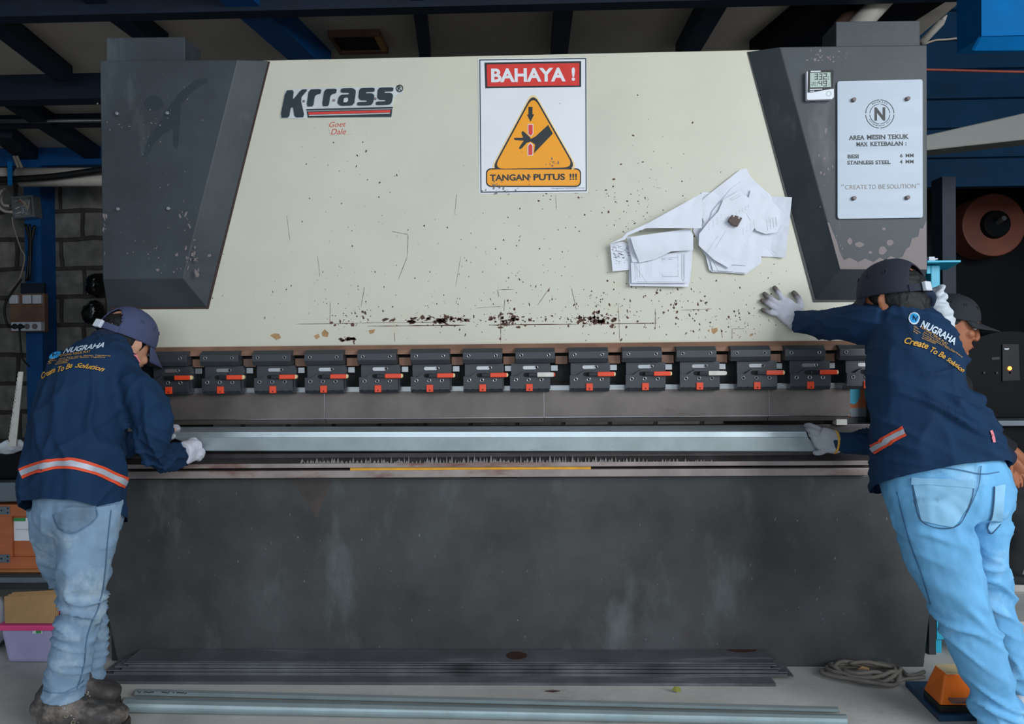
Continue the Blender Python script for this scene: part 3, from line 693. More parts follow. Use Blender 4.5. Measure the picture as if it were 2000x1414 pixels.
# name badge on the ram (navy raised letters on a white plate)
YB = -0.004
bd = part('name_badge', MB().pxpoly([(547, 231), (557, 176), (592, 172), (700, 170), (768, 169), (772, 167), (775, 171), (788, 172), (788, 180), (772, 187), (766, 205), (767, 208), (764, 229), (600, 229), (597, 232)], YB+0.001, 0.003).mesh('b', bevel=0.0006), M['badgewh'], PB)
lt = MB()
LB = lambda X, Y_: (540+X/7.692, 150+Y_/7.692)
def round2(P):     # soften an outline
    o = []
    for i in range(len(P)):
        a, b = P[i], P[(i+1) % len(P)]; o += [(a[0]*.84+b[0]*.16, a[1]*.84+b[1]*.16), (a[0]*.16+b[0]*.84, a[1]*.16+b[1]*.84)]
    return o
GL = {'K': [(138, 205), (258, 198), (240, 355), (372, 190), (470, 186), (356, 320), (422, 604), (272, 608), (248, 455), (212, 458), (185, 610), (55, 615)],
      'r': [(488, 188), (672, 182), (660, 250), (605, 262), (572, 292), (550, 442), (450, 446)],
      'a': [(970, 172), (1150, 168), (1194, 205), (1162, 427), (960, 434), (914, 396), (932, 308), (968, 268), (1088, 263), (1098, 238), (962, 234)],
      's': [(1268, 168), (1476, 163), (1470, 222), (1345, 226), (1336, 246), (1440, 247), (1470, 278), (1450, 388), (1412, 426), (1210, 431), (1216, 378), (1350, 375), (1362, 352), (1256, 349), (1230, 312), (1242, 200)]}
for g, dx, dy in (('K', 0, 0), ('r', 0, 0), ('r', 233, -6), ('a', 0, 0), ('s', 0, 0), ('s', 281, -7)):
    lt.pxpoly([LB(x+dx, y+dy) for x, y in round2(GL[g])], YB-0.0025, 0.004)
part('raised_letters', lt, M['badge'], bd)
part('letter_counter', MB().pxpoly([LB(*p) for p in round2([(1015, 318), (1072, 312), (1076, 362), (1052, 382), (1003, 382)])], YB-0.0029, 0.0006), M['badgewh'], bd)
sp = MB(); sp.pxpoly([(598, 213), (767, 208.5), (766.5, 211.5), (598.5, 215.8)], YB-0.002, 0.004)
sp.pxpoly([(599, 217.4), (766, 213), (764, 228), (601, 229)], YB-0.001, 0.004)
part('stripe_border', sp, M['badge'], bd)
part('red_stripe', MB().pxpoly([(602, 219.2), (763, 214.6), (762, 219.5), (603, 223.8)], YB-0.002, 0.003), M['signred'], bd)
part('white_stripe', MB().pxpoly([(603, 224.5), (761.5, 220.3), (761, 222.2), (603.5, 226.4)], YB-0.002, 0.003), M['badgewh'], bd)
rg = MB(); rg.text('R', pxmap(777, 177, 784, 176.8, 9, YB-0.0015), offset=0.02)
q = U(780.5, 172.5, YB-0.0015); rg.ring(q, (0, 1, 0), 0.0125, 0.0018)
part('registered_mark', rg, M['badge'], bd)
for px, py in ((593.5, 197.7), (652.3, 196), (733.3, 193)):
    q = U(px, py, YB); part('rivet', MB().cyl(q, q+Vector((0, -0.0032, 0)), 0.0045), M['mauve'], bd)
part('rust_stain', MB().pxpoly([(572, 938), (648, 938), (640, 962), (628, 985), (620, 1012), (612, 1008), (604, 985), (590, 970)], -0.0206, 0.0005), M['bedstain'], PB)
ch = MB(); chips(ch, [(1000, 1100, 420, 90, 60, .5, 1.8, .25), (520, 1050, 120, 60, 24, .5, 1.8, .3), (1650, 1060, 90, 90, 40, .5, 2.2, .4), (1000, 1230, 400, 40, 40, .5, 1.5, .6)], -0.0206, seed=31)
setp(part('paint_specks', ch, M['bedspeck'], PB), kind='stuff')
sk = part('script_sticker', MB().pxpoly([(640, 239), (684, 233), (690, 262), (645, 265)], -0.0012, 0.001), M['cream'], ram, 'small faded sticker with red script writing')
tx = MB(); tx.text('Goet', pxmap(643, 248.5, 676, 247, 10, -0.0016), shear=0.35); tx.text('Dale', pxmap(646, 263, 676, 262, 11, -0.0016), shear=0.35)
part('red_script', tx, M['redink'], sk)
# ================================================================== things on the machine
# danger sign; its outline was measured in a close crop
D = lambda X, Y_: (930+X/4.964, 100+Y_/4.964)
def dpoly(mb, pts, y, th=0.0006): mb.pxpoly([D(*p) for p in pts], y, th); return mb
def rrect(x0, y0, x1, y1, r, n=5):
    o = []
    for cx, cy, a0 in ((x1-r, y0+r, -90), (x1-r, y1-r, 0), (x0+r, y1-r, 90), (x0+r, y0+r, 180)):
        for i in range(n+1):
            a = math.radians(a0+90*i/n); o.append((cx+r*math.cos(a), cy+r*math.sin(a)))
    return o
def frame_ring(mb, outer, inner, y, th, mp):
    a = [U(*mp(*p), y) for p in outer]; b = [U(*mp(*p), y) for p in inner]; n = len(a)
    va = [mb.bm.verts.new(p) for p in a]; vb = [mb.bm.verts.new(p) for p in b]
    va2 = [mb.bm.verts.new(p+Vector((0, th, 0))) for p in a]; vb2 = [mb.bm.verts.new(p+Vector((0, th, 0))) for p in b]
    for i in range(n):
        j = (i+1) % n
        for q in ((va[i], va[j], vb[j], vb[i]), (va2[j], va2[i], vb2[i], vb2[j]), (va[j], va[i], va2[i], va2[j]), (vb[i], vb[j], vb2[j], vb2[i])): mb.bm.faces.new(q)
    return mb
SG = empty('danger_sign', U(1040, 378, -0.001), 'white press warning sign with BAHAYA ! on red and a yellow hand triangle', 'sign')
part('sign_sheet', dpoly(MB(), [(20, 72), (1072, 60), (1078, 1372), (30, 1384)], -0.002, 0.0018), M['white'], SG)
part('sign_border', frame_ring(MB(), [(30, 80), (1068, 66), (1072, 1358), (42, 1372)], [(40, 90), (1058, 76), (1062, 1348), (52, 1362)], -0.0024, 0.0005, D), M['ink'], SG)
part('header_frame', dpoly(MB(), [(80, 110), (1018, 96), (1018, 346), (88, 360)], -0.0024), M['ink'], SG)
part('header_panel', dpoly(MB(), [(102, 128), (1000, 114), (1000, 332), (108, 342)], -0.0030), M['signred'], SG, 'red header panel')
t = MB()
a = D(146, 302); b = D(868, 292); t.text('BAHAYA', pxmap(*a, *b, 27, -0.0036), offset=0.035)
a = D(926, 288); b = D(958, 288); t.text('!', pxmap(*a, *b, 26.5, -0.0036), offset=0.035)
part('header_lettering', t, M['white'], SG, 'white letters BAHAYA !')
def rtri(sc):
    P = [(552, 372), (1000, 1160), (118, 1178)]; c = (556, 860); r = 62*sc+12
    P = [(c[0]+(p[0]-c[0])*sc, c[1]+(p[1]-c[1])*sc) for p in P]; o = []
    for i in range(3):
        p0, p1, p2 = P[i-1], P[i], P[(i+1) % 3]
        u = (p0[0]-p1[0], p0[1]-p1[1]); v = (p2[0]-p1[0], p2[1]-p1[1]); lu = math.hypot(*u); lv = math.hypot(*v)
        k = 120*sc; A = (p1[0]+u[0]/lu*k, p1[1]+u[1]/lu*k); B = (p1[0]+v[0]/lv*k, p1[1]+v[1]/lv*k)
        for j in range(7):
            tt = j/6; o.append(((1-tt)**2*A[0]+2*tt*(1-tt)*p1[0]+tt*tt*B[0], (1-tt)**2*A[1]+2*tt*(1-tt)*p1[1]+tt*tt*B[1]))
    return o
part('triangle_edge', dpoly(MB(), rtri(1.0), -0.0026), M['palebord'], SG, 'pale amber triangle edge')
part('triangle_line', dpoly(MB(), rtri(0.95), -0.0031), M['ink'], SG)
part('triangle_field', dpoly(MB(), rtri(0.885), -0.0036), M['signyel'], SG, 'amber triangle')
t = MB(); dpoly(t, [(507, 540), (546, 540), (546, 612), (562, 612), (528, 684), (492, 614), (507, 614)], -0.0042)
dpoly(t, [(368, 840), (455, 838), (438, 790), (450, 774), (466, 782), (520, 832), (530, 850), (576, 826), (698, 714), (744, 798), (560, 990), (566, 950), (572, 905), (530, 876), (490, 888), (444, 940), (424, 950), (414, 938), (452, 880), (462, 868), (380, 862), (368, 854)], -0.0042)
part('hand_pictogram', t, M['ink'], SG)
t = MB(); dpoly(t, [(500, 706), (554, 706), (554, 800), (530, 828), (500, 800)], -0.0045); dpoly(t, [(498, 1012), (552, 1010), (552, 910), (524, 884), (498, 915)], -0.0045)
part('press_halo', t, M['white'], SG)
t = MB(); dpoly(t, [(507, 712), (548, 712), (548, 798), (529, 820), (507, 798)], -0.0050); dpoly(t, [(506, 1006), (546, 1004), (546, 915), (524, 895), (506, 918)], -0.0050)
part('press_bars', t, M['signred'], SG)
part('footer_frame', dpoly(MB(), rrect(94, 1134, 1018, 1316, 50), -0.0026), M['ink'], SG)
part('footer_panel', dpoly(MB(), rrect(106, 1146, 1006, 1304, 42), -0.0032), M['signyel'], SG)
t = MB()
for w, xa, xb in (('TANGAN', 134, 512), ('PUTUS', 556, 862), ('!!!', 906, 978)):
    a = D(xa, 1258-(xa-134)*0.012); b = D(xb, 1258-(xb-134)*0.012); t.text(w, pxmap(*a, *b, 12.6, -0.0038), offset=0.032)
part('footer_lettering', t, M['ink'], SG)
t = MB(); a = D(732, 1340); b = D(1048, 1334); t.text('Management NUGRAHA Group', pxmap(*a, *b, 3.4, -0.0027))
part('small_print', t, M['inkb'], SG)
t = MB(); chips(t, [(972, 362, 6, 5, 20, .6, 2.6, .8), (1082, 318, 6, 4, 16, .6, 2, .5), (1034, 352, 1, 10, 12, .5, 1.6, .3), (980, 372, 16, 3, 14, .6, 2, .6), (1040, 250, 60, 80, 14, .4, 1.1, 1)], -0.0056, seed=4)
setp(part('sign_specks', t, M['mauve'], SG), kind='stuff')

# information plate bolted to the right cover
YP = -0.094
IP = empty('information_plate', U(1720, 428, YP), 'brushed metal plate engraved AREA MESIN TEKUK, bolted to the right cover', 'plate')
E = lambda X, Y_: (1630+X/5.05, 150+Y_/5.05)
part('plate', MB().pxpoly([E(*p) for p in [(48, 42), (852, 24), (866, 32), (870, 50), (872, 1374), (860, 1390), (48, 1402), (34, 1390), (30, 1370), (28, 62), (34, 48)]], YP, 0.0075).mesh('plate', bevel=0.001), M['alu'], IP)
t = MB(); YL = YP-0.0006
for w, xa, ya, xb, yb, h in (('AREA', 142, 622, 296, 620, 8.6), ('MESIN', 320, 617, 502, 614, 8.8), ('TEKUK', 524, 614, 732, 610, 8.8), ('MAX', 216, 685, 328, 684, 8.2), ('KETEBALAN', 354, 682, 676, 677, 8.2), (':', 699, 676, 710, 676, 6),
                             ('BESI', 130, 803, 238, 801, 7.2), ('6', 646, 794, 672, 794, 6.8), ('MM', 702, 793, 780, 792, 6.8), ('STAINLESS', 126, 864, 386, 861, 7.2), ('STEEL', 404, 861, 552, 859, 7.2), ('4', 644, 856, 670, 856, 7.2), ('MM', 702, 854, 780, 853, 7)):
    if w == 'BESI': part('title_lettering', t, M['engrave'], IP); t = MB()
    a = E(xa, ya); b = E(xb, yb); t.text(w, pxmap(*a, *b, h, YL), offset=0.012 if w == 'MM' else 0.028)
    if w.isalpha() and w != 'MM':    # slab feet of the stencil letters
        n = len(w)
        for i in range(n):
            for e in (0.12, 0.62):
                u = (i+e)/n; x = a[0]+(b[0]-a[0])*u; y = a[1]+(b[1]-a[1])*u; s = (b[0]-a[0])/n*0.28
                t.pxpoly([(x, y-0.2), (x+s, y-0.2), (x+s, y+0.5), (x, y+0.5)], YL, 0.0004)
part('table_lettering', t, M['engrave'], IP)
t = MB()
for w, xa, ya, xb, yb, h in (('“', 66, 1076, 92, 1075, 3), ('CREATE', 104, 1110, 322, 1107, 8.4), ('TO', 336, 1107, 408, 1106, 8.4), ('BE', 434, 1105, 502, 1104, 8.4), ('SOLUTION', 518, 1104, 802, 1099, 8.4), ('”', 814, 1068, 838, 1067, 3)):
    a = E(xa, ya); b = E(xb, yb); t.text(w, pxmap(*a, *b, h, YL))
part('motto_lettering', t, M['engrave2'], IP)
t = MB(); cx, cy = 447, 366
def arc(mb, R, r, a0, a1, n=14):
    o = []; i_ = []
    for k in range(n+1):
        a = math.radians(a0+(a1-a0)*k/n); o.append(E(cx+R*math.cos(a), cy+R*math.sin(a))); i_.append(E(cx+r*math.cos(a), cy+r*math.sin(a)))
    mb.pxpoly(o+i_[::-1], YL, 0.0005)
for k in range(4):
    arc(t, 143, 136, k*90+3, k*90+87); arc(t, 101, 95, k*90+4, k*90+86)
a = E(394, 432); b = E(500, 432); t.text('N', pxmap(*a, *b, 26, YL), offset=0.04)
for word, R, am, st in (('NUGRAHA', 113, -90, 11.5), ('POTONG-TEKUK PLAT', 122, 90, -7.6)):
    for i, chh in enumerate(word):
        if chh == ' ': continue
        an = math.radians(am+(i-(len(word)-1)/2)*st); up = -1 if st > 0 else 1
        X, Y_ = cx+R*math.cos(an), cy+R*math.sin(an)
        tx, ty = (-math.sin(an), math.cos(an)) if st > 0 else (math.sin(an), -math.cos(an))
        hw = 7.5 if st > 0 else 5.2
        a = E(X-tx*hw, Y_-ty*hw); b = E(X+tx*hw, Y_+ty*hw); t.text(chh, pxmap(*a, *b, 3.4 if st > 0 else 2.4, YL), offset=0.01)
part('round_emblem', t, M['engrave'], IP)
for X, Y_ in ((180, 233), (712, 222), (182, 1202), (710, 1196)):
    p = U(*E(X, Y_), YP)
    part('plate_bolt', MB().cyl(p+Vector((0, .003, 0)), p+Vector((0.002, -0.012, 0.001)), 0.0085, 0.0075, 8).mesh('b', bevel=0.002), M['mauve'], IP)
# thermometer
TH = empty('thermometer', U(1602, 195, -0.09), 'small white and black digital thermometer reading 33.2 on the charcoal cover', 'thermometer')
T = lambda X, Y_: (1570+X/15.71, 120+Y_/15.71)
def tpoly(mb, pts, y, th): return mb.pxpoly([T(*p) for p in pts], y, th)
part('case', tpoly(MB(), [(130, 280), (905, 262), (925, 285), (928, 1090), (860, 1160), (120, 1180), (90, 1150), (85, 320)], -0.106, 0.019).mesh('c', bevel=0.003), M['plwhite'], TH)
cv = [(120+(920-120)*k/10, 950-(105*(0.5-0.5*math.cos(math.pi*k/10)))-(12 if k > 8 else 0)) for k in range(11)]
part('bezel', tpoly(MB(), [(135, 272), (905, 258), (920, 285)]+cv[::-1], -0.1075, 0.002), M['plblack'], TH)
part('screen', tpoly(MB(), [(190, 350), (815, 332), (828, 780), (190, 800)], -0.109, 0.002), M['lcd'], TH)
t = MB()
SEG = {'0': 'abcdef', '1': 'bc', '2': 'abged', '3': 'abgcd', '4': 'fgbc', '9': 'abcdfg', 'C': 'adef'}
def digit(ch_, x, y, w, h, k):
    sk_ = lambda px, py: T(px-(py-y)*0.03, py-(px-x)*0.02)
    for s in SEG[ch_]:
        q = {'a': (0, 0, w, k), 'd': (0, h-k, w, h), 'g': (0, h/2-k/2, w, h/2+k/2), 'b': (w-k, 0, w, h/2), 'c': (w-k, h/2, w, h), 'f': (0, 0, k, h/2), 'e': (0, h/2, k, h)}[s]
        t.pxpoly([sk_(x+q[0], y+q[1]), sk_(x+q[2], y+q[1]), sk_(x+q[2], y+q[3]), sk_(x+q[0], y+q[3])], -0.1096, 0.0005)
digit('3', 335, 372, 100, 190, 28); digit('3', 470, 370, 100, 190, 28); digit('2', 600, 366, 115, 190, 28); digit('C', 742, 455, 50, 95, 10)
digit('2', 245, 640, 55, 110, 10); digit('0', 318, 635, 55, 110, 10); digit('1', 390, 632, 40, 110, 10); digit('4', 455, 595, 115, 155, 26); digit('9', 600, 588, 112, 175, 26)
t.pxpoly([T(756, 740), T(796, 660), T(802, 664), T(764, 744)], -0.1096, .0005)
part('digits', t, M['ink'], TH)
t = MB(); tpoly(t, [(205, 290), (520, 283), (520, 315), (210, 322)], -0.1082, .001); tpoly(t, [(185, 845), (565, 835), (565, 862), (185, 875)], -0.1082, .001); tpoly(t, [(185, 900), (325, 895), (325, 922), (185, 926)], -0.1082, .001)
part('white_marks', t, M['plwhite'], TH)
t = MB(); p = U(*T(765, 990), -0.1062); t.ring(p, (0, 1, 0), 0.0085, 0.0008)
part('round_button', t, M['lcd'], TH)

# papers held by one magnet
Q = lambda X, Y_: (1160+X/3.722, 300+Y_/3.722)
def paper(pts, Y, label, wob=0.004, seed=0, lift=None, lines=None, col='paper', cuts=3):
    bm = bmesh.new(); f = bm.faces.new([bm.verts.new((x, y, 0)) for x, y in pts]); bmesh.ops.triangulate(bm, faces=[f])
    for _ in range(cuts): bmesh.ops.subdivide_edges(bm, edges=bm.edges[:], cuts=1, use_grid_fill=True)
    def yy(x, y):
        n = noise.noise(Vector((x/150, y/150, seed*3.1)))
        return Y-abs(n)*wob*1.6-(lift(x, y) if lift else 0)
    def at(x, y, off=0): return U(*Q(x, y), yy(x, y)-off)
    for v in bm.verts: v.co = at(v.co.x, v.co.y)
    fs = bm.faces[:]
    r = bmesh.ops.extrude_face_region(bm, geom=fs)
    bmesh.ops.translate(bm, verts=[e for e in r['geom'] if isinstance(e, bmesh.types.BMVert)], vec=(0, 0.0004, 0))
    bmesh.ops.recalc_face_normals(bm, faces=bm.faces)
    me = bpy.data.meshes.new('paper'); bm.to_mesh(me); bm.free()
    for p in me.polygons: p.use_smooth = False
    o = solo('paper_sheet', me, M[col], label, 'paper', 'work sheets under the brown magnet')
    if lines:
        mb = MB()
        for (xa, ya, xb, yb, w) in lines:
            n = 6; L = math.hypot(xb-xa, yb-ya); nx, ny = -(yb-ya)/L*w, (xb-xa)/L*w
            for k in range(n):
                A = (xa+(xb-xa)*k/n, ya+(yb-ya)*k/n); B = (xa+(xb-xa)*(k+1)/n, ya+(yb-ya)*(k+1)/n)
                vs = [mb.bm.verts.new(at(px, py, 0.0005)) for px, py in ((A[0]+nx, A[1]+ny), (B[0]+nx, B[1]+ny), (B[0]-nx, B[1]-ny), (A[0]-nx, A[1]-ny))]
                mb.bm.faces.new(vs)
        part('printing', mb, M['scrib' if 'scribbles' in label else 'print'], o)
    return o
rq = random.Random(8)
paper([(785, 280), (850, 282), (1000, 500), (800, 720), (720, 560)], -0.004, 'small corner of paper peeking out between the folded and the stacked sheets', seed=1, lines=[(800, 300, 840, 300, 1), (800, 310, 800, 360, 1)])
paper([(1150, 300), (1440, 318), (1395, 757), (1222, 748), (1100, 600)], -0.005, 'plain white sheet sticking out right of the paper stack', seed=2, lift=lambda x, y: max(0, (x-1300))*1.3e-4)
paper([(118, 656), (210, 640), (330, 690), (262, 846), (136, 856)], -0.012, 'curled sheet end covered with dark scribbles, far left of the papers', seed=3, lift=lambda x, y: max(0, 250-x)*8e-5,
      lines=[(xa, ya, xa+rq.uniform(5, 18), ya+rq.uniform(-6, 6), rq.uniform(.8, 2)) for xa, ya in [(rq.uniform(130, 250), rq.uniform(668, 760)) for _ in range(60)]]+[(xa, ya, xa+10, ya+3, 1) for xa, ya in [(rq.uniform(140, 240), rq.uniform(750, 800)) for _ in range(14)]])
paper([(256, 790), (716, 690), (714, 778), (700, 770), (697, 940), (690, 940), (688, 968), (262, 962), (254, 938)], -0.010, 'printed drawing sheet hanging lowest in the left bundle', seed=4, lift=lambda x, y: max(0, y-800)*6e-5)
paper([(268, 770), (700, 700), (694, 930), (672, 942), (274, 940)], -0.022, 'front sheet of the left bundle with a framed door drawing', seed=4, lift=lambda x, y: max(0, y-800)*6e-5,
      lines=[(298, 790, 300, 920, 1), (312, 790, 314, 912, 1), (330, 790, 334, 905, 1), (610, 735, 612, 895, 1), (640, 730, 640, 915, 2), (655, 730, 655, 915, 3), (495, 760, 498, 893, 1), (498, 893, 612, 893, 1.5), (495, 760, 610, 755, 1), (310, 940-8, 670, 938-4, 1), (640, 920, 655, 920, 3), (500, 768, 520, 768, 2), (540, 768, 565, 768, 2), (290, 800, 385, 938, .8)])
paper([(238, 606), (262, 600), (300, 640), (310, 740), (330, 785), (280, 790), (262, 720)], -0.027, 'narrow white sheet edge rolled at the left of the bundle', seed=5)
paper([(265, 605), (700, 545), (722, 600), (722, 700), (560, 712), (440, 770), (330, 792), (290, 690)], -0.034, 'white sheet rolled over across the middle of the left bundle', seed=6, lift=lambda x, y: 0.012*math.sin(max(0, min(1, (y-540)/240))*3.14))
paper([(118, 654), (206, 612), (240, 575), (400, 502), (785, 288), (790, 400), (783, 542), (500, 540), (380, 542), (250, 592), (225, 626)], -0.052, 'big folded white sheet slanting down left like a tent', seed=7, lift=lambda x, y: 0.012*max(0, min(1, (y-300)/250)))
paper([(788, 336), (860, 276), (1065, 116), (1108, 108), (1135, 160), (1180, 210), (1285, 302), (1290, 560), (1222, 690), (1214, 800), (1105, 877), (985, 866), (862, 862), (838, 845), (812, 745), (757, 660), (760, 580), (800, 500), (780, 440)], -0.012, 'large back sheet of the stack with a pointed top corner', seed=8)
paper([(860, 420), (1000, 250), (1075, 200), (1210, 240), (1290, 420), (1220, 690), (1210, 795), (1104, 868), (866, 850), (830, 720), (800, 600)], -0.018, 'creased middle sheet of the right paper stack', seed=9, lines=[(870, 790, 900, 850, 1), (870, 790, 980, 820, 1), (900, 850, 1010, 858, 1)])
paper([(1080, 560), (1130, 640), (1135, 720), (1110, 815), (985, 806), (960, 640)], -0.024, 'short white slip below the receipts in the right stack', seed=10)
paper([(1140, 260), (1260, 310), (1395, 448), (1330, 572), (1250, 585), (1180, 560), (1100, 420)], -0.030, 'note with three ticked columns right of the magnet', seed=11, lines=[(1255+k*22, 480-k*6, 1262+k*22+2, 560-k*10, 1) for k in range(4)]+[(1265+k*18, 465+12*j, 1272+k*18, 465+12*j, 1) for k in range(4) for j in range(6)])
paper([(940, 335), (1060, 268), (1135, 330), (1192, 500), (1110, 636), (985, 836), (870, 770), (762, 668), (765, 585), (830, 500), (905, 420)], -0.030, 'front list of figures held directly under the magnet', seed=12, wob=0.005,
      lines=[(990, 330, 1060, 295, 1), (1000, 340, 1070, 305, 1), (985, 325, 1000, 340, 1)]+[(830+k*30, 510+14*j-k*20, 842+k*30, 506+14*j-k*20, 1) for k in range(4) for j in range(4)]+[(1080+k*26, 545-k*18+11*j, 1090+k*26, 540-k*18+11*j, 1) for k in range(4) for j in range(5)]+[(1030+k*22, 430-k*14+10*j, 1040+k*22, 426-k*14+10*j, 1) for k in range(5) for j in range(3)]+[(880, 690, 960, 560, .8), (820, 720, 900, 600, .8)])
mg = MB(); mp = [(974, 490), (1004, 444), (1040, 452), (1080, 468), (1062, 500), (1044, 532), (1006, 520)]
mg.pxpoly([Q(*p) for p in mp], -0.050, 0.010)
o = solo('magnet', mg.mesh('magnet', bevel=0.002), M['magnet'], 'small bent dark brown magnet pinning the papers to the cream ram', 'magnet')
t = MB(); t.pxpoly([Q(*p) for p in [(1012, 448), (1024, 450), (1022, 460), (1010, 458)]], -0.0506, .001); t.pxpoly([Q(*p) for p in [(1050, 460), (1062, 464), (1058, 474), (1047, 470)]], -0.0506, .001)
part('worn_spot', t, M['tape'], o)

# ------------------------------------------------------------------ workpiece held by both men
def prof_strip(rows, xa, xb):      # rows: (py left, py right, Y, px left, px right) -> folded sheet with thickness
    mb = MB(); A = [U(r[3], r[0], r[2]) for r in rows]; B = [U(r[4], r[1], r[2]) for r in rows]; n = len(A)
    th = Vector((0, 0.0022, -0.0022))
    va = [mb.bm.verts.new(p) for p in A]; vb = [mb.bm.verts.new(p) for p in B]
    wa = [mb.bm.verts.new(p+th) for p in A]; wb = [mb.bm.verts.new(p+th) for p in B]
    for i in range(n-1):
        mb.bm.faces.new((va[i], va[i+1], vb[i+1], vb[i])); mb.bm.faces.new((wa[i+1], wa[i], wb[i], wb[i+1]))
        mb.bm.faces.new((va[i+1], va[i], wa[i], wa[i+1])); mb.bm.faces.new((vb[i], vb[i+1], wb[i+1], wb[i]))
    mb.bm.faces.new((va[0], vb[0], wb[0], wa[0])); mb.bm.faces.new((vb[-1], va[-1], wa[-1], wb[-1]))
    return mb
WP = prof_strip([(834, 831, -0.020, 330, 1574), (844, 843, -0.088, 334, 1574), (854, 853.5, -0.0905, 338, 1578), (855, 854.5, -0.0935, 340, 1578), (879, 880, -0.089, 396, 1600), (880.5, 881.5, -0.079, 397, 1600)], 0, 0)
solo('sheet_metal_profile', WP.mesh('w'), M['galv'], 'long folded galvanised profile both workers hold in the press', 'metal sheet')
# ------------------------------------------------------------------ sheets lying on the floor
def slab(p4, z, th, name, m, label, cat, group):     # four floor pixels (back left, back right, front right, front left) of its top
    a = [UZ(x, y, z+th) for x, y in p4]
    return solo(name, MB().hexa(a, [p-Vector((0, 0, th)) for p in a]).mesh('s'), m, label, cat, group)
gz = 'black steel strips stacked in front of the bed'
def wslab(xa, xb, y0, y1, z0, z1, name, m, label, cat, group, dz=0.0):     # ends given in photo columns at its front edge
    X0 = CAM.x+(UZ(xa, 1310, z1).x-CAM.x)*1.0; X1 = UZ(xb, 1310, z1).x
    a = [Vector((X0, y0, z1)), Vector((X1, y0, z1)), Vector((X1, y1, z1+dz)), Vector((X0, y1, z1+dz))]
    return solo(name, MB().hexa(a, [p-Vector((0, 0, z1-z0)) for p in a]).mesh('s'), m, label, cat, group)
wslab(206, 1497, -0.195, -0.03, 0.0, 0.011, 'steel_strip', M['blacksteel'], 'broad black steel strip lying lowest and furthest forward of the stack', 'steel strip', gz)
labs = ['narrow black strip directly on the broad lowest one, right end sticking out furthest', 'black strip third from the bottom of the stack', 'black strip fourth from the bottom, its left end sticking out furthest', 'black strip fifth from the bottom, middle of the stack', 'black strip sixth from the bottom of the stack', 'black strip second below the wide top plate, ends set back', 'black strip directly under the wide top plate']
zt_ = 0.0115
ends = [(214, 1542, 1322), (226, 1532, 1318.5), (204, 1536, 1315), (232, 1520, 1311.5), (212, 1528, 1308), (236, 1510, 1304.5), (222, 1526, 1301)]
for i, (xa, xb, yf) in enumerate(ends):
    wslab(xa, xb, -0.145+(0.004, 0.0, 0.006, 0.001, 0.007, 0.002, 0.005)[i]+i*.0012, -0.03, zt_, zt_+0.0045, 'steel_strip', M['stripsteel'], labs[i], 'steel strip', gz); zt_ += 0.0062
# top plate, sagging: front edge lies on the pile, back edge against the bed
wslab(222, 1526, -0.132, -0.027, zt_+0.0005, zt_+.0045, 'steel_plate', M['blacksteel'], 'widest dark plate on top of the black stack with oil spots', 'steel plate', gz, dz=0.006)
tp_ = [o for o in SC.objects if o.name == 'steel_plate'][0]
for cx, cy, rx, ry in ((1008, 1279, 22, 7), (1450, 1268, 30, 6)):
    st_ = MB(); z_ = zt_+0.0105
    a = [UZ(cx+rx*math.cos(k*.52)*(0.8+.3*rnd.random()), cy+ry*math.sin(k*.52), z_) for k in range(12)]
    for p in a: p.z = zt_+.005+.006*(p.y+.132)/.105
    st_.hexa(a, [p-Vector((0, 0, .0006)) for p in a]); part('oil_spot', st_, M['magnet'], tp_)
bpy.context.view_layer.update()
# galvanised folded profiles lying in front
def floor_profile(rows, label, name='galvanised_profile'):
    A = [UZ(r[0], r[1], r[4]) for r in rows]; B = [UZ(r[2], r[3], r[4]) for r in rows]
    mb = MB(); n = len(A); th = Vector((0, 0, -0.0022))
    va = [mb.bm.verts.new(p) for p in A]; vb = [mb.bm.verts.new(p) for p in B]; wa = [mb.bm.verts.new(p+th) for p in A]; wb = [mb.bm.verts.new(p+th) for p in B]
    for i in range(n-1):
        mb.bm.faces.new((va[i], va[i+1], vb[i+1], vb[i])); mb.bm.faces.new((wa[i+1], wa[i], wb[i], wb[i+1]))
        mb.bm.faces.new((va[i+1], va[i], wa[i], wa[i+1])); mb.bm.faces.new((vb[i], vb[i+1], wb[i+1], wb[i]))
    mb.bm.faces.new((va[0], vb[0], wb[0], wa[0])); mb.bm.faces.new((vb[-1], va[-1], wa[-1], wb[-1]))
    return solo(name, mb.mesh('p'), M['galvf'], label, 'metal profile', 'galvanised profiles on the floor')
o = floor_profile([(268, 1345, 1636, 1380, 0.004), (264, 1350, 1638, 1385, 0.020), (262, 1356, 1640, 1389, 0.020), (258, 1357, 1641, 1390.5, 0.004)], 'galvanised profile lying behind, with handwriting at its left end')
hw_ = MB()
for i, (xa, w) in enumerate(((268, 9), (281, 20), (316, 16), (338, 3), (345, 22))):
    for k in range(int(w/2.5)):
        x = xa+k*2.5; z_ = 0.0206
        y = 1351.5+(x-264)*0.0252+rnd.uniform(-1.0, 1.0)
        a = [UZ(x, y-1.2, z_), UZ(x+2.2, y-0.6, z_), UZ(x+2.2, y+0.6, z_), UZ(x, y+0.9, z_)]
        hw_.bm.faces.new([hw_.bm.verts.new(p) for p in a])
part('handwriting', hw_, M['ink'], o)
floor_profile([(246, 1361, 1652, 1394.5, 0.004), (241, 1366, 1654, 1398, 0.024), (239, 1374, 1655, 1404, 0.024), (238, 1380, 1656, 1409, 0.014), (238, 1389, 1656, 1416, 0.014), (238, 1390, 1656, 1417, 0.003)], 'wide stepped galvanised profile lying nearest on the floor')
lf = MB(); a = [UZ(1312, 1347, .012), UZ(1318, 1340, .03), UZ(1328, 1342, .026), UZ(1331, 1350, .008), UZ(1322, 1352, .004)]
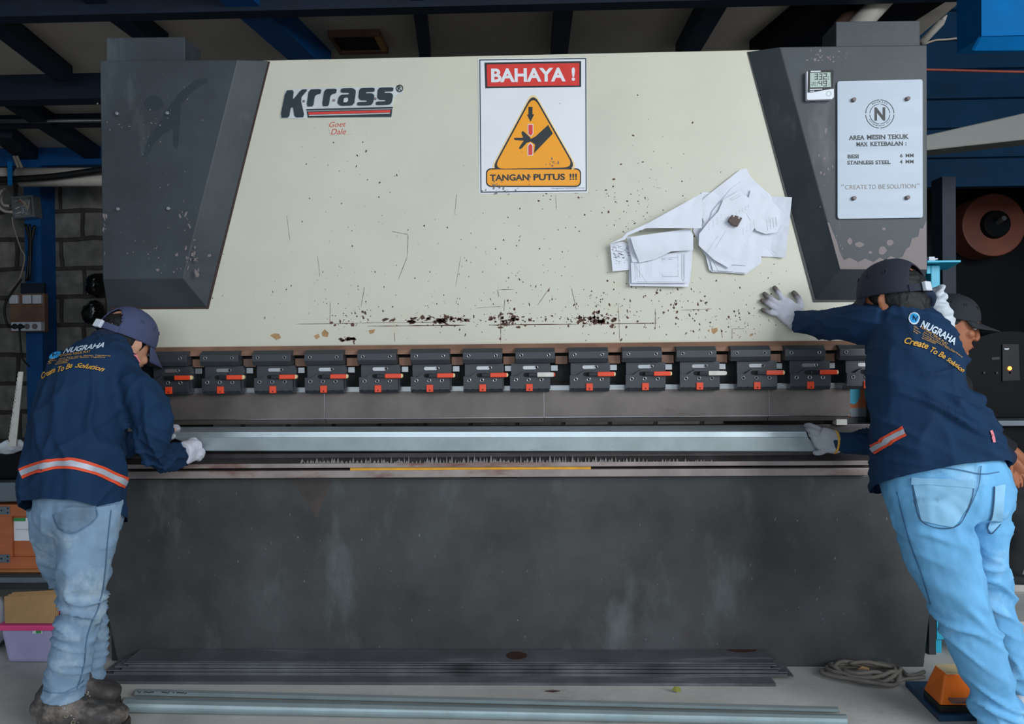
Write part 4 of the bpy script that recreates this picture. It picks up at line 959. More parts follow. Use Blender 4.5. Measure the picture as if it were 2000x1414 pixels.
lf.hexa(a, [p+Vector((0, .002, -.001)) for p in a]); solo('leaf', lf, M['leaf'], 'small yellow green leaf at the front edge of the black strips', 'leaf')
lf = MB(); a = [UZ(1064, 1349, .004), UZ(1080, 1347, .008), UZ(1094, 1349, .006), UZ(1080, 1351, .003)]
lf.hexa(a, [p-Vector((0, 0, .002)) for p in a]); solo('leaf', lf, M['magnet'], 'dry brown leaf on the floor in front of the black strips', 'leaf')
# coiled cable
cb = MB(); rc = random.Random(3); pts = []
c0 = UZ(1690, 1318, 0.012)
for k in range(46):
    a = k/46*2*math.pi*4.0+2.4; e = 1+0.16*math.sin(k*1.7)
    pts.append(c0+Vector((0.135*e*math.cos(a)*(1-0.1*(k//12)), 0.085*e*math.sin(a)*(1-0.14*(k//12)), 0.003*(k % 5)+0.006*(k//12))))
pts += [UZ(1745, 1300, .012), UZ(1775, 1320, .01), UZ(1805, 1312, .012)]
cb.tube(pts, 0.0075, n=8, sub=5)
cb.tube([UZ(1745, 1326, .01), UZ(1700, 1334, .01), UZ(1660, 1322, .01), UZ(1690, 1310, .03), UZ(1740, 1330, .01), UZ(1770, 1326, .01), UZ(1806, 1322, .012)], 0.0065, n=8, sub=6)
solo('coiled_cable', cb.mesh('c', smooth=True), M['cable'], 'loosely coiled grey cable on the floor before the bed corner', 'cable')
cr = MB(); a = [UZ(1668, 1314, .005), UZ(1684, 1302, .03), UZ(1698, 1306, .02), UZ(1700, 1316, .004)]
cr.hexa(a, [p+Vector((0, .004, .001)) for p in a]); solo('paper_scrap', cr, M['card'], 'crumpled brown scrap lying inside the cable coil', 'scrap')
# foot pedal on its base plate
FP = empty('foot_pedal', UZ(1850, 1385, 0), 'orange foot pedal switch on a dark blue base plate by the right worker', 'pedal')
a = [UZ(1768, 1330, .02), UZ(1895, 1330, .02), UZ(1925, 1396, .02), UZ(1834, 1398, .02)]
part('base_plate', MB().hexa(a, [p-Vector((0, 0, .019)) for p in a]).mesh('b', bevel=0.002), M['bluebase'], FP)
zq = 0.16
tpp = [UZ(1826, 1298, zq), UZ(1878, 1298, zq), UZ(1890, 1316, zq-.01), UZ(1846, 1316, zq-.01)]
bt = [UZ(1803, 1346, .045), UZ(1890, 1346, .045), UZ(1905, 1378, .045), UZ(1836, 1378, .045)]
part('hood', MB().hexa(tpp, bt).mesh('h', bevel=0.006), M['orangep'], FP, 'orange hood')
a = [UZ(1825, 1297, zq+.002), UZ(1873, 1297, zq+.002), UZ(1878, 1315, zq), UZ(1850, 1315.5, zq)]
part('hood_label', MB().hexa(a, [p+Vector((0, 0.001, -.003)) for p in a]), M['palebord'], FP)
bt2 = [p.copy() for p in bt]
part('pedal_body', MB().hexa([p+Vector((0, -.004, 0)) for p in bt], [Vector((p.x, p.y, .02)) for p in bt]).mesh('b', bevel=0.003), M['black'], FP)
a = [UZ(1828, 1339, .075), UZ(1872, 1339, .075), UZ(1890, 1362, .07), UZ(1850, 1363, .07)]
a = [p+Vector((0, -.03, 0)) for p in a]
part('tread', MB().hexa(a, [p-Vector((0, 0, .006)) for p in a]).mesh('t', bevel=0.001), M['pedal'], FP)
a = [UZ(1832, 1370, .035), UZ(1888, 1370, .035), UZ(1900, 1384, .03), UZ(1846, 1384, .03)]
part('lower_tread', MB().hexa(a, [p-Vector((0, 0, .01)) for p in a]).mesh('t', bevel=0.002), M['pedal'], FP)
# ------------------------------------------------------------------ cyan stand at the right end
CS = empty('control_stand', (Xc(1830, .12), 0.2, 0), 'cyan steel control stand with a shelf behind the right worker', 'stand')
xa, xb = Xc(1812, 0.12), Xc(1837, .12)
zs = U(1830, 512, 0.12).z
part('post', MB().box(xb-0.035, xb, 0.12, 0.42, 0.0, zs-.012).mesh('p', bevel=0.003), M['cyan'], CS)
part('back_panel', MB().box(Xc(1812, .12), xb-0.036, 0.2, 0.22, U(1800, 610, .2).z, U(1800, 536, .2).z), M['bluedk'], CS)
part('head_rail', MB().box(Xc(1811, .12), xb-0.036, 0.12, 0.16, U(1800, 535, .12).z, zs-.012).mesh('r', bevel=0.002), M['cyan'], CS)
part('dark_strip', MB().box(Xc(1811, .1)+.002, Xc(1826, .10)-.001, 0.10, 0.119, 0.0, U(1850, 1160, .1).z), M['frame'], CS)  # dark strip left of the cyan front panel
part('front_panel', MB().box(Xc(1827, .10), Xc(1890, .10), 0.10, 0.119, 0.06, U(1850, 1160, .1).z).mesh('f', bevel=0.002), M['cyan'], CS)
sh = [U(1812, 510, .06), U(1877, 509, .06), U(1850, 519, .34), U(1812, 519, .34)]
sh[3].x = sh[0].x = Xc(1812, .06)
for v in sh: v.z = zs
part('shelf', MB().hexa(sh, [p-Vector((0, 0, .008)) for p in sh]).mesh('s', bevel=0.002), M['cyan'], CS)
pa = MB()
for k, (l, r) in enumerate(((1813, 1825), (1813, 1830), (1813, 1824))):
    x0_, x1_ = Xc(l, .1), Xc(r, .1); pa.box(x0_, x1_, 0.09, 0.25, zs+0.0005+k*0.006, zs+0.006+k*0.006)
solo('paper_stack', pa.mesh('p'), M['paper'], 'short stack of white papers on the cyan shelf', 'papers')
rg = MB()
pz = [(1828, 568, 13), (1830, 584, 17), (1832, 600, 18), (1836, 614, 22), (1840, 632, 22), (1838, 650, 20)]
for px, py, r in pz:
    c = U(px, py, 0.055); r = r/500
    rg.ell(c, (Vector((r, 0, 0.01)), Vector((0, .05, 0)), Vector((0.01, 0, .02))))
for px, py, rx, ry in ((1834, 612, 22, 16), (1838, 632, 22, 22), (1826, 598, 22, 10)):
    rg.ell(U(px, py, .05), (Vector((rx/490, 0, -.01)), Vector((0, .06, 0)), Vector((0.015, 0, ry/490))))
me = remesh(rg, 0.006, 3, .5, lambda p, n: 0.006*noise.noise(p*30)+0.005*noise.noise(Vector((p.x*12, p.y*12, p.z*70))))
solo('rag_bundle', me, M['cloth'], 'bundle of crumpled white rags hanging from the cyan stand', 'rags')
bx_ = [U(1655, 752, .42), U(1720, 752, .42), U(1720, 814, .42), U(1655, 814, .42)]
BX = empty('parts_box', (bx_[0].x+.07, .5, 0.19), 'orange box printed with round blue shapes behind the press on the right', 'box')
part('carton', MB().hexa(bx_, [p+Vector((0, .2, 0)) for p in bx_]).mesh('b', bevel=0.003), M['wood'], BX)
t = MB()
for cx in (1667, 1698): t.pxpoly([(cx+(13 if cx < 1690 else 9)*math.cos(k*.4), 766+24*math.sin(k*.4)) for k in range(16)], .4185, .0008)
part('blue_print', t, M['cyan'], BX)
t = MB(); t.pxpoly([(1660, 797), (1712, 796), (1712, 813), (1662, 814)], .418, .001); part('grey_label', t, M['steelgrey'], BX)
bt_ = bx_[3].z
part('pedestal', MB().box(bx_[0].x-.02, bx_[1].x+.02, .42, .64, 0.0, bt_-0.001), M['frame'], BX)
# ================================================================== left background
YW = 3.45
JB = empty('junction_box', U(45, 404, YW), 'open metal junction box full of loose wires on the blue post', 'electrical box')
a = [U(22, 384, YW-.06), U(64, 381, YW-.06), U(68, 423, YW-.06), U(25, 427, YW-.06)]
cx_ = sum((p for p in a), Vector())/4
inn = [cx_+(p-cx_)*0.84 for p in a]
mb = MB(); n = 4
vo = [mb.bm.verts.new(p) for p in a]; vi = [mb.bm.verts.new(p) for p in inn]; vb = [mb.bm.verts.new(p+Vector((0, .10, 0))) for p in a]; vib = [mb.bm.verts.new(p+Vector((0, .09, 0))) for p in inn]
for i in range(4):
    j = (i+1) % 4
    mb.bm.faces.new((vo[i], vo[j], vi[j], vi[i])); mb.bm.faces.new((vo[j], vo[i], vb[i], vb[j])); mb.bm.faces.new((vi[i], vi[j], vib[j], vib[i]))
mb.bm.faces.new(vb[::-1]); mb.bm.faces.new(vib)
part('box_shell', mb.mesh('b', fix=False), M['zinc'], JB)
for (pp, col) in (([(38, 388), (46, 396), (48, 404)], 'wire'), ([(57, 390), (56, 402), (53, 412)], 'wire'), ([(46, 392), (51, 400), (54, 410)], 'wire'), ([(30, 408), (38, 404)], 'pvc'), ([(31, 418), (41, 414)], 'pvc'), ([(33, 396), (40, 393), (46, 400)], 'rustred'), ([(46, 404), (47, 418)], 'zinc')):
    part('wire', MB().tube([U(x, y, YW-.05) for x, y in pp], 0.006, 6, 4).mesh('w', smooth=True), M[col], JB)
for k, pp in enumerate(([(18, 402), (6, 400), (2, 388), (8, 374), (10, 368)], [(24, 414), (8, 412), (-4, 400), (-2, 382), (6, 370)])):
    solo('conduit_hose', MB().tube([U(x, y, YW-.06*k) for x, y in pp], 0.013, 8, 6).mesh('h', smooth=True), M['pvc'], ['inner white hose looping into the junction box', 'outer white hose looping into the junction box'][k], 'hose', 'white hoses by the junction box')
solo('hanging_wire', MB().tube([U(x, y, 3.40) for x, y in ((24, 424), (26, 440), (40, 484), (48, 500), (44, 526), (34, 552), (15, 570))], 0.006, 6, 6).mesh('w', smooth=True), M['wire'], 'thin pale wire hanging down from the junction box', 'wire')
solo('black_wire', MB().tube([U(x, y, 3.36) for x, y in ((42, 545), (24, 570), (12, 590), (9, 610), (14, 632), (22, 640))], 0.009, 6, 6).mesh('w', smooth=True), M['black'], 'black wire curving left of the switch board down to the sockets', 'wire')
solo('wire_bundle', MB().tube([U(x, y, 3.42) for x, y in ((50, 438), (58, 470), (57, 500), (52, 549))], 0.012, 6, 4).tube([U(x, y, 3.43) for x, y in ((68, 440), (62, 470), (60, 505), (56, 548))], 0.012, 6, 4).tube([U(x, y, 3.41) for x, y in ((58, 438), (60, 470), (58, 548))], .01, 6, 4).mesh('w', smooth=True), M['black'], 'bundle of black wires tied against the blue post', 'wires')
SB = empty('switch_board', U(52, 650, YW), 'brown mounting board with three white switches on the blue post', 'switch board')
def bxp(x0, y0, x1, y1, Y, th):
    a = U(x0, y0, Y); b = U(x1, y1, Y); return MB().box(a.x, b.x, Y, Y+th, b.z, a.z)
part('board', bxp(19, 574, 88, 648, 3.40, .045), M['bwood'], SB)
part('upper_pad', bxp(40, 553, 86, 575, 3.42, .03), M['bluedk'], SB)
for x in (17, 43, 63):
    s = part('switch', bxp(x, 576, x+17, 593, 3.37, .03).mesh('s', bevel=.006), M['plwhite'], SB)
    part('rocker', bxp(x+4, 580, x+13, 589, 3.362, .012).mesh('r', bevel=.003), M['plwhite'], s)
SK = empty('socket_strip', U(50, 646, 3.36), 'white socket strip with plugs below the brown switch board', 'socket')
part('strip', bxp(21, 629, 80, 646, 3.34, .055).mesh('s', bevel=.006), M['plwhite'], SK)
for x in (29, 40, 53, 68):
    p = U(x, 637.5, 3.34); part('socket_hole', MB().cyl(p+Vector((0, .002, 0)), p-Vector((0, .003, 0)), .024).mesh('s'), M['mauve' if x > 45 else 'black'], SK)
for x in (29, 40):
    p = U(x, 638, 3.33); part('plug', MB().box(p.x-.02, p.x+.03, 3.30, 3.34, p.z-.012, p.z+.01).mesh('p', bevel=.004), M['black'], SK)
solo('plug_cord', MB().tube([U(x, y, 3.33) for x, y in ((38, 642), (40, 670), (44, 700), (58, 716))], .007, 6, 6).mesh('c', smooth=True), M['black'], 'thin black plug cord hanging in front of the blue post', 'cord')
# pipes
PP = 3.15
solo('pipe', MB().cyl(U(36, 341, PP), U(240, 341, PP+.02), 0.055, n=20).mesh('p', smooth=True), M['pvc'], 'upper old white pipe running behind the left cover', 'pipe', 'old white wall pipes')
solo('pipe', MB().cyl(U(40, 354, PP-.08), U(240, 352, PP-.06), 0.045, n=20).mesh('p', smooth=True), M['pvc'], 'lower stained white pipe under the black hose', 'pipe', 'old white wall pipes')
solo('pipe', MB().cyl(U(-40, 340, PP), U(13, 340, PP), 0.05, n=20).mesh('p', smooth=True), M['pvc'], 'short white pipe end left of the bright blue bracket', 'pipe', 'old white wall pipes')
solo('hose', MB().tube([U(x, y, PP-.17) for x, y in ((-30, 351), (30, 350), (110, 344), (200, 331), (240, 326))], .026, 8, 5).mesh('h', smooth=True), M['black'], 'black hose lying along the white wall pipes', 'hose')
solo('pipe_bracket', bxp(14, 315, 23, 362, PP-.24, .012).mesh('b', bevel=.002), M['blueb'], 'bright blue flat bracket across the wall pipes', 'bracket')
solo('conduit', MB().cyl(U(-40, 237, 2.5), U(210, 235.5, 2.5), .014).mesh('c', smooth=True), M['zinc'], 'thin pale conduit running under the ceiling beam', 'conduit')
for k, (xa, xb) in enumerate(((27, 33), (33, 40))):
    solo('conduit_hose', MB().tube([U(xa, 305, 3.3), U(xa+4, 315, 3.3), U(xb+3, 328, 3.3)], .012, 8, 5).mesh('c', smooth=True), M['wire'], ['left grey hose dropping onto the pipes from above', 'right grey hose dropping onto the pipes from above'][k], 'hose', 'grey hoses above the pipes')
# glossy black bags on the wall
for k, (px, py, rx, ry, lb) in enumerate(((190, 558, 21, 24, 'upper glossy black bag hanging on the block wall'), (183, 612, 22, 25, 'lower glossy black bag hanging on the block wall'))):
    c = U(px, py, 3.59); s = 6.45/1500
    mb = MB().ell(c, (Vector((rx*s, 0, 0)), Vector((0, .1, 0)), Vector((0, 0, ry*s)))); mb.ell(c+Vector((rx*s*.3, -.02, ry*s*.5)), (Vector((rx*s*.5, 0, 0)), Vector((0, .08, 0)), Vector((0, 0, ry*s*.6))))
    me = remesh(mb, .015, 2, .5, lambda p, n: .018*noise.noise(p*14+Vector((k*9, 0, 0)))+.008*noise.noise(p*40))
    solo('plastic_bag', me, M['gloss'], lb, 'bag', 'glossy black bags on the wall')
# white perforated angle, cloth, crate and boxes at the left edge
an = MB(); A = U(36, 726, .30); B = U(15, 872, .30)
an.hexa([A, U(45, 726, .30), U(31, 872, .30), B], [p+Vector((0, .004, 0)) for p in (A, U(45, 726, .30), U(31, 872, .30), B)])
for k in range(18):
    yy_ = 730+k*7.6; xx_ = 36.5-(yy_-726)*0.144
    an.pxpoly([(xx_-1.4, yy_), (xx_+1.6, yy_), (xx_+1.4, yy_+4), (xx_-1.8, yy_+4)], .30, .004)
solo('perforated_angle', an, M['tape'], 'white toothed metal strip leaning upright beside the blue post', 'metal strip')
RK = empty('steel_bench', U(40, 1290, .34), 'low dark steel bench carrying the orange crate at the left edge', 'bench')
ztp = U(40, 1112, .30).z
xe = U(122, 1110, .30).x
part('bench_top', MB().box(-3.1, xe, .22, .75, ztp-.012, ztp).mesh('t', bevel=.002), M['frame'], RK)
part('drawer_front', MB().pxpoly([(-60, 1125), (104, 1125), (104, 1139), (-20, 1139), (-60, 1139)], .225, .35).mesh('d', bevel=.003), M['steelgrey'], RK)
part('lower_lip', MB().pxpoly([(-60, 1142), (120, 1140), (120, 1150), (-60, 1152)], .21, .5), M['frame'], RK)
for x in (-3.0, xe-.05): part('leg', MB().box(x, x+.045, .5, .545, 0, ztp-.012), M['frame'], RK)
CR = empty('wooden_crate', U(40, 1110, .35), 'orange plywood crate with grey corner plates and a white paper label', 'crate')
zc0 = ztp+.001; zc1 = U(40, 985, .27).z
xc1 = U(112, 1050, .27).x
part('panel', MB().box(-3.1, xc1-.004, .277, .62, zc0+.02, zc1-.004), M['wood'], CR)
for nm, q in (('top_rail', (-3.1, xc1, .262, .277, zc1-.05, zc1)), ('bottom_rail', (-3.1, xc1, .262, .277, zc0+.012, zc0+.062)), ('side_rail', (U(-20, 1000, .27).x, U(25, 1000, .27).x, .2625, .277, zc0+.062, zc1-.05))):
    part(nm, MB().box(*q).mesh('r', bevel=.002), M['wood'], CR)
part('base_edge', MB().box(-3.1, xc1+.004, .25, .62, zc0, zc0+.012), M['wooddk'], CR)
for y0_, y1_ in ((989, 1005), (1083, 1099)):
    a = U(-14, y0_, .26); b = U(19, y1_, .26)
    bp_ = part('corner_plate', MB().box(a.x, b.x, .259, .2622, b.z, a.z).mesh('p', bevel=.0005), M['steelgrey'], CR)
    t = MB()
    for px, py in ((15, y0_+4), (15, y1_-4), (3, (y0_+y1_)/2)):
        p = U(px, py, .259); t.cyl(p+Vector((0, .001, 0)), p-Vector((0, .0015, 0)), .0035, n=10)
    part('screws', t, M['boltdk'], bp_)
lb = part('paper_label', bxp(26.5, 1011.5, 72, 1056, .2758, .0012), M['white'], CR, 'white paper label')
part('green_header', bxp(26.5, 1011.5, 50, 1018, .2752, .0005), M['green'], lb)
t = MB()
for k in range(9): q = 32+k*3.2; pa_ = U(q, 1034, .2753); t.box(pa_.x, pa_.x+.0042, .2753, .2757, pa_.z-.003, pa_.z+.002)
part('print_line', t, M['print'], lb)
GB = solo('steel_box', MB().pxpoly([(-50, 944), (39, 942), (39, 980), (-50, 982)], .28, .25).mesh('b', bevel=.006), M['steelgrey'], 'plain grey steel box standing on the orange crate', 'box')
me = GB
bkt = MB().pxpoly([(-50, 900), (38, 899), (38, 926), (-50, 927)], .32, .2)
solo('dark_bin', MB().pxpoly([(-50, 888), (44, 886), (44, 935), (-50, 936)], .34, .22).mesh('b', bevel=.008), M['dark'], 'black bin with a slotted rim above the grey steel box', 'bin'); bkt.bm.free()
cl_ = MB()
cl_.rings(lofted([(U(-30, 876, .36), None, .012, .03), (U(8, 877, .34), None, .016, .04), (U(26, 872, .34), None, .02, .04), (U(48, 866, .34), None, .008, .03)], 5), 12)
me = remesh(cl_, .006, 2, .5, lambda p, n: .007*noise.noise(p*25))
solo('rag', me, M['cloth'], 'grey white rag lying on the black bin', 'rag')
PBX = empty('plastic_box', UZ(40, 1296, 0), 'clear lilac plastic storage box with a pink lid on the floor', 'box')
yb_ = UZ(40, 1294, 0).y
zl_ = U(40, 1224, yb_).z
x0_, x1_ = U(6, 1290, yb_).x, U(108, 1290, yb_).x
part('tub', MB().hexa([(x0_+.02, yb_, 0.001), (x1_, yb_, .001), (x1_, yb_+.28, .001), (x0_+.02, yb_+.28, .001)], [(x0_, yb_-.01, zl_-.01), (x1_+.02, yb_-.01, zl_-.01), (x1_+.02, yb_+.3, zl_-.01), (x0_, yb_+.3, zl_-.01)]).mesh('t', bevel=.012), M['clear'], PBX, 'clear lilac tub')
part('contents', MB().box(x0_+.05, x1_-.03, yb_+.03, yb_+.24, .012, zl_*.75).mesh('c', bevel=.03), M['steelgrey'], PBX)
part('lid', MB().box(x0_-.015, x1_+.03, yb_-.02, yb_+.31, zl_-.0098, zl_+.012).mesh('l', bevel=.005), M['pink'], PBX, 'bright pink lid')
part('latch', bxp(63, 1229, 82, 1238, yb_-.014, .006).mesh('l', bevel=.002), M['plwhite'], PBX)
part('latch_print', bxp(70, 1231, 80, 1237, yb_-.0155, .001), M['green'], PBX)
CB = empty('cardboard', U(60, 1220, yb_), 'folded brown cardboard sheets leaning on the pink lidded box', 'cardboard')
zc_ = zl_+.0125
for k in range(3):
    a = [U(10+k*2.2, 1222-k, yb_), U(104, 1214, yb_), U(112, 1160, yb_+.12), U(8+k*3.5, 1166-k*.5, yb_+.12)]
    a = [p+Vector((0, .012*k, 0.003*k)) for p in a]; lo_ = min(a[0].z, a[1].z)
    for q in (0, 1): a[q].z = zc_+.001+.003*k
    part('folded_sheet', MB().hexa(a, [p+Vector((0, .006, 0.002)) for p in a]), M['card'], CB)
solo('plastic_sack', remesh(MB().ell(Vector((x0_-.16, yb_+.12, .115)), (Vector((.1, 0, 0)), Vector((0, .12, 0)), Vector((0, 0, .115)))), .014, 2, .5, lambda p, n: .008*noise.noise(p*20)), M['cloth'], 'pale plastic sack at the frame edge beside the storage box', 'sack')

# ================================================================== right background
bz_ = UZ(1917, 98, 0).z
o1 = U(1917, 70, .55); o2 = U(2060, 70, .55)
HB = empty('hoist_beam', (o1.x+.2, .6, 4.6), 'bright blue boxed steel beam end hanging at the top right', 'beam')
zb1 = U(1940, 70, .55).z
part('web', MB().box(o1.x, o2.x, .55, .75, zb1, 4.61), M['blueb'], HB)
lo_ = [U(1903, 99, .43), U(2060, 98, .43), U(2060, 70, .55), U(1917, 72, .55)]
part('bottom_flange', MB().hexa(lo_, [p+Vector((0, .02, .012)) for p in lo_]), M['blueb'], HB)
dk = [U(1790, 296, 1.5), U(1790, 268, 1.5), U(2100, 198, 1.5), U(2100, 262, 1.5)]
solo('air_duct', MB().hexa(dk, [p+Vector((0, .16, 0.0)) for p in dk]).mesh('d', bevel=.006), M['duct'], 'grey square duct rising to the right behind the machine', 'duct')
solo('red_cable', MB().tube([U(x, y, 2.3) for x, y in ((1760, 135), (1850, 137), (1930, 139), (2060, 142))], .009, 6, 5).mesh('c', smooth=True), M['redcable'], 'thin red cable stretched before the blue wall', 'cable')
solo('white_cable', MB().tube([U(x, y, 1.6) for x, y in ((1806, 86), (1825, 79), (1850, 77), (1880, 74), (1916, 74))], .006, 6, 6).mesh('c', smooth=True), M['wire'], 'thin white cable running from the cover to the blue beam', 'cable')
solo('pipe', MB().cyl(U(1800, 84, 1.2), U(1838, 44, 1.2), .019).cyl(U(1838, 44, 1.2), U(1849, 30, 1.2), .019, .004).mesh('p', smooth=True), M['pvc'], 'short white pipe with a pointed tip rising behind the right cover', 'pipe')
solo('pipe', MB().cyl(U(1668, 60, .9), U(1752, -30, .9), .05, n=20).mesh('p', smooth=True), M['pvc'], 'thick pale pipe slanting up above the right housing', 'pipe')
solo('pipe', MB().cyl(U(1640, 52, 1.0), U(1712, -30, 1.0), .035, n=16).mesh('p', smooth=True), M['rustbar'], 'rusty brown pipe beside the thick pale one', 'pipe')
RL = empty('cable_reel', U(1942, 439, 3.9), 'large round brown reel on the dark back wall', 'reel')
c = U(1942, 439, 3.9); R = 60*6.85/1500
part('disc', MB().cyl(c, c+Vector((0, .28, 0)), R, n=40).mesh('d', bevel=.01), M['brown'], RL)
part('hub', MB().cyl(c-Vector((0, .05, 0)), c+Vector((0, .01, 0)), R*.42, R*.46, n=28).mesh('h', bevel=.01), M['dark'], RL)
part('axle', MB().cyl(c+Vector((-.01, -.16, .03)), c, .02), M['zinc'], RL)
hk = MB().ell(U(1832, 398, 3.0), (Vector((.03, 0, 0)), Vector((0, .03, 0)), Vector((0, 0, .05)))); hk.cyl(U(1832, 398, 3.0), U(1828, 384, 3.0), .025); hk.cyl(U(1828, 384, 3.0), Vector((U(1828, 384, 3.0).x, 3.0, 4.62)), .005)
solo('hook', hk.mesh('h', smooth=True), M['wire'], 'small pale hook block hanging beside the navy post', 'hook')
WB = empty('work_table', U(1960, 830, 1.2), 'dark table with a pale grey edge at the right side', 'table')
zt2 = U(1960, 822, 1.15).z
x0_ = U(1905, 826, 1.15).x
part('table_top', MB().box(x0_, x0_+1.3, 1.15, 1.9, U(1960, 832, 1.15).z, zt2).mesh('t', bevel=.002), M['steelgrey'], WB)
for x in (x0_+.03, x0_+1.2):
    for y in (1.2, 1.8): part('leg', MB().box(x, x+.05, y, y+.05, .19, zt2-.02), M['dark'], WB)
part('skirt', MB().box(x0_+.02, x0_+1.28, 1.22, 1.24, .25, zt2-.026), M['dark'], WB)
BM = empty('control_unit', U(1950, 820, 1.4), 'black machine unit with an arched top and glowing amber lamp', 'machine')
ar = [(1858, 821)]+[(1858+(2090-1858)*k/12, 684-38*math.sin(math.pi*k/12)) for k in range(13)]+[(2090, 821)]
a = [U(x, y, 1.3) for x, y in ar]
for v in (a[0], a[-1]): v.z = zt2+.001
part('housing', MB().hexa(a, [p+Vector((0, .45, 0)) for p in a]).mesh('h', bevel=.008), M['dark'], BM)
part('face_panel', MB().pxpoly([(1958, 672), (1990, 672), (1993, 743), (1958, 745)], 1.292, .012).mesh('f', bevel=.002), M['plblack'], BM)
p = U(1972, 719.5, 1.29); part('indicator_lamp', MB().ell(p, (Vector((.011, 0, 0)), Vector((0, .008, 0)), Vector((0, 0, .011)))).mesh('l', smooth=True), M['led'], BM, 'glowing amber indicator lamp')
t = MB()
for x in (1921, 1946, 1971): p = U(x, 728, 1.298); t.cyl(p, p-Vector((0, .006, 0)), .006, n=10)
part('knobs', t, M['boltdk'], BM)
part('name_strip', MB().pxpoly([(1937, 698), (1953, 697), (1953, 702), (1937, 703)], 1.297, .004), M['boltdk'], BM)
part('light_strip', MB().pxpoly([(1961, 680.5), (1971, 680), (1970, 683), (1963, 683)], 1.288, .004), M['plwhite'], BM)
# ================================================================== people
V = Vector
def P3(px, py, Y): return U(px, py, Y)
def limb(mb, pts, n=14, sub=5, cap=0.5, power=2.0):    # (px, py, Y, r) or (px, py, Y, w, d, side)
    secs = []
    for q in pts:
        secs.append((P3(*q[:3]), (q[5] if len(q) > 5 else None), q[3], q[4] if len(q) > 4 else q[3]))
    mb.rings(lofted(secs, sub), n, power, cap); return mb
def head_frame(f, u):
    f = V(f).normalized(); u = V(u); u = (u-f*u.dot(f)).normalized(); return f, u.cross(f), u      # forward, left, up
def head_geo(mb, c, fr, s=1.0):
    f, l, u = fr
    at = lambda a, b, h: c+(f*a+l*b+u*h)*s
    sec = [(-.112, .060, .022, .026), (-.100, .055, .040, .040), (-.082, .045, .054, .052), (-.055, .030, .070, .061), (-.03, .015, .082, .067), (0, .004, .091, .072), (.03, 0, .096, .076), (.06, -.003, .094, .075), (.09, -.005, .078, .063), (.108, -.005, .052, .043), (.118, -.005, .022, .02)]
    mb.rings(lofted([(at(a, 0, h), l, w*s, d*s) for h, a, d, w in sec], 3), 24, 2.2, .3)
    mb.rings(lofted([(at(.088, 0, .022), l, .008*s, .010*s), (at(.100, 0, -.006), l, .010*s, .012*s), (at(.108, 0, -.026), l, .013*s, .010*s), (at(.101, 0, -.039), l, .013*s, .007*s)], 4), 12, 2, .5)
    for sg in (-1, 1):
        mb.ell(at(.102, sg*.012, -.033), (f*.009*s, l*.008*s, u*.007*s), 10, 8)                     # nostril wings
        mb.ell(at(.082, sg*.032, .026), (f*.016*s, l*.026*s, u*.008*s), 12, 8)                      # brow ridge
        mb.ell(at(.068, sg*.040, -.022), (f*.022*s, l*.024*s, u*.020*s), 12, 8)                     # cheek
        e = at(-.012, sg*.078, -.008); ef = (f*.82+l*sg*-.0-u*.0); out = (l*sg*.75-f*.66).normalized()
        up = (u*.98-f*.2).normalized(); fw = up.cross(out)
        mb.ell(e, (out*.010*s, fw*.016*s, up*.029*s), 14, 10)
        pts = [e+out*.007*s+(fw*math.cos(a)*.016+up*math.sin(a)*.029)*s for a in [math.radians(x) for x in (-110, -60, 0, 45, 90, 135, 180)]]
        if sg < 0: pts = [e+out*.007*s+(fw*-math.cos(a)*.016+up*math.sin(a)*.029)*s for a in [math.radians(x) for x in (-110, -60, 0, 45, 90, 135, 180)]]
        mb.tube(pts, .0045*s, 8, 4)
    mb.ell(at(.092, 0, -.063), (f*.009*s, l*.024*s, u*.006*s), 12, 8); mb.ell(at(.090, 0, -.074), (f*.009*s, l*.021*s, u*.007*s), 12, 8)
    mb.ell(at(.080, 0, -.100), (f*.016*s, l*.022*s, u*.014*s), 12, 8)
def face_parts(body, c, fr, s=1.0):
    f, l, u = fr; at = lambda a, b, h: c+(f*a+l*b+u*h)*s
    for sg in (-1, 1):
        eo = part('eye', MB().ell(at(.083, sg*.032, .006), (f*.010*s, l*.015*s, u*.0065*s)).mesh('e', smooth=True), M['plwhite'], body)
        part('iris', MB().ell(at(.090, sg*.032, .005), (f*.005*s, l*.0065*s, u*.006*s)).mesh('e', smooth=True), M['hair'], eo)
        part('eyelid', MB().tube([at(.080, sg*.048, .007), at(.092, sg*.034, .014), at(.086, sg*.016, .007)], .0035*s, 8, 5).mesh('e', smooth=True), M['skin'], eo)
        part('eyebrow', MB().tube([at(.078, sg*.052, .026), at(.096, sg*.036, .034), at(.097, sg*.016, .029)], lambda t: .004*s*(1.1-.5*abs(t-.5)), 8, 5).mesh('e', smooth=True), M['hair'], body)
    part('lips', MB().tube([at(.084, .022, -.069), at(.0995, .006, -.0675), at(.0995, -.006, -.0675), at(.084, -.022, -.069)], lambda t: .0022*s+.002*s*math.sin(t*3.14), 8, 5).mesh('l', smooth=True), mat('lip', S(134, 74, 62), .5) if 'lip' not in bpy.data.materials else bpy.data.materials['lip'], body)
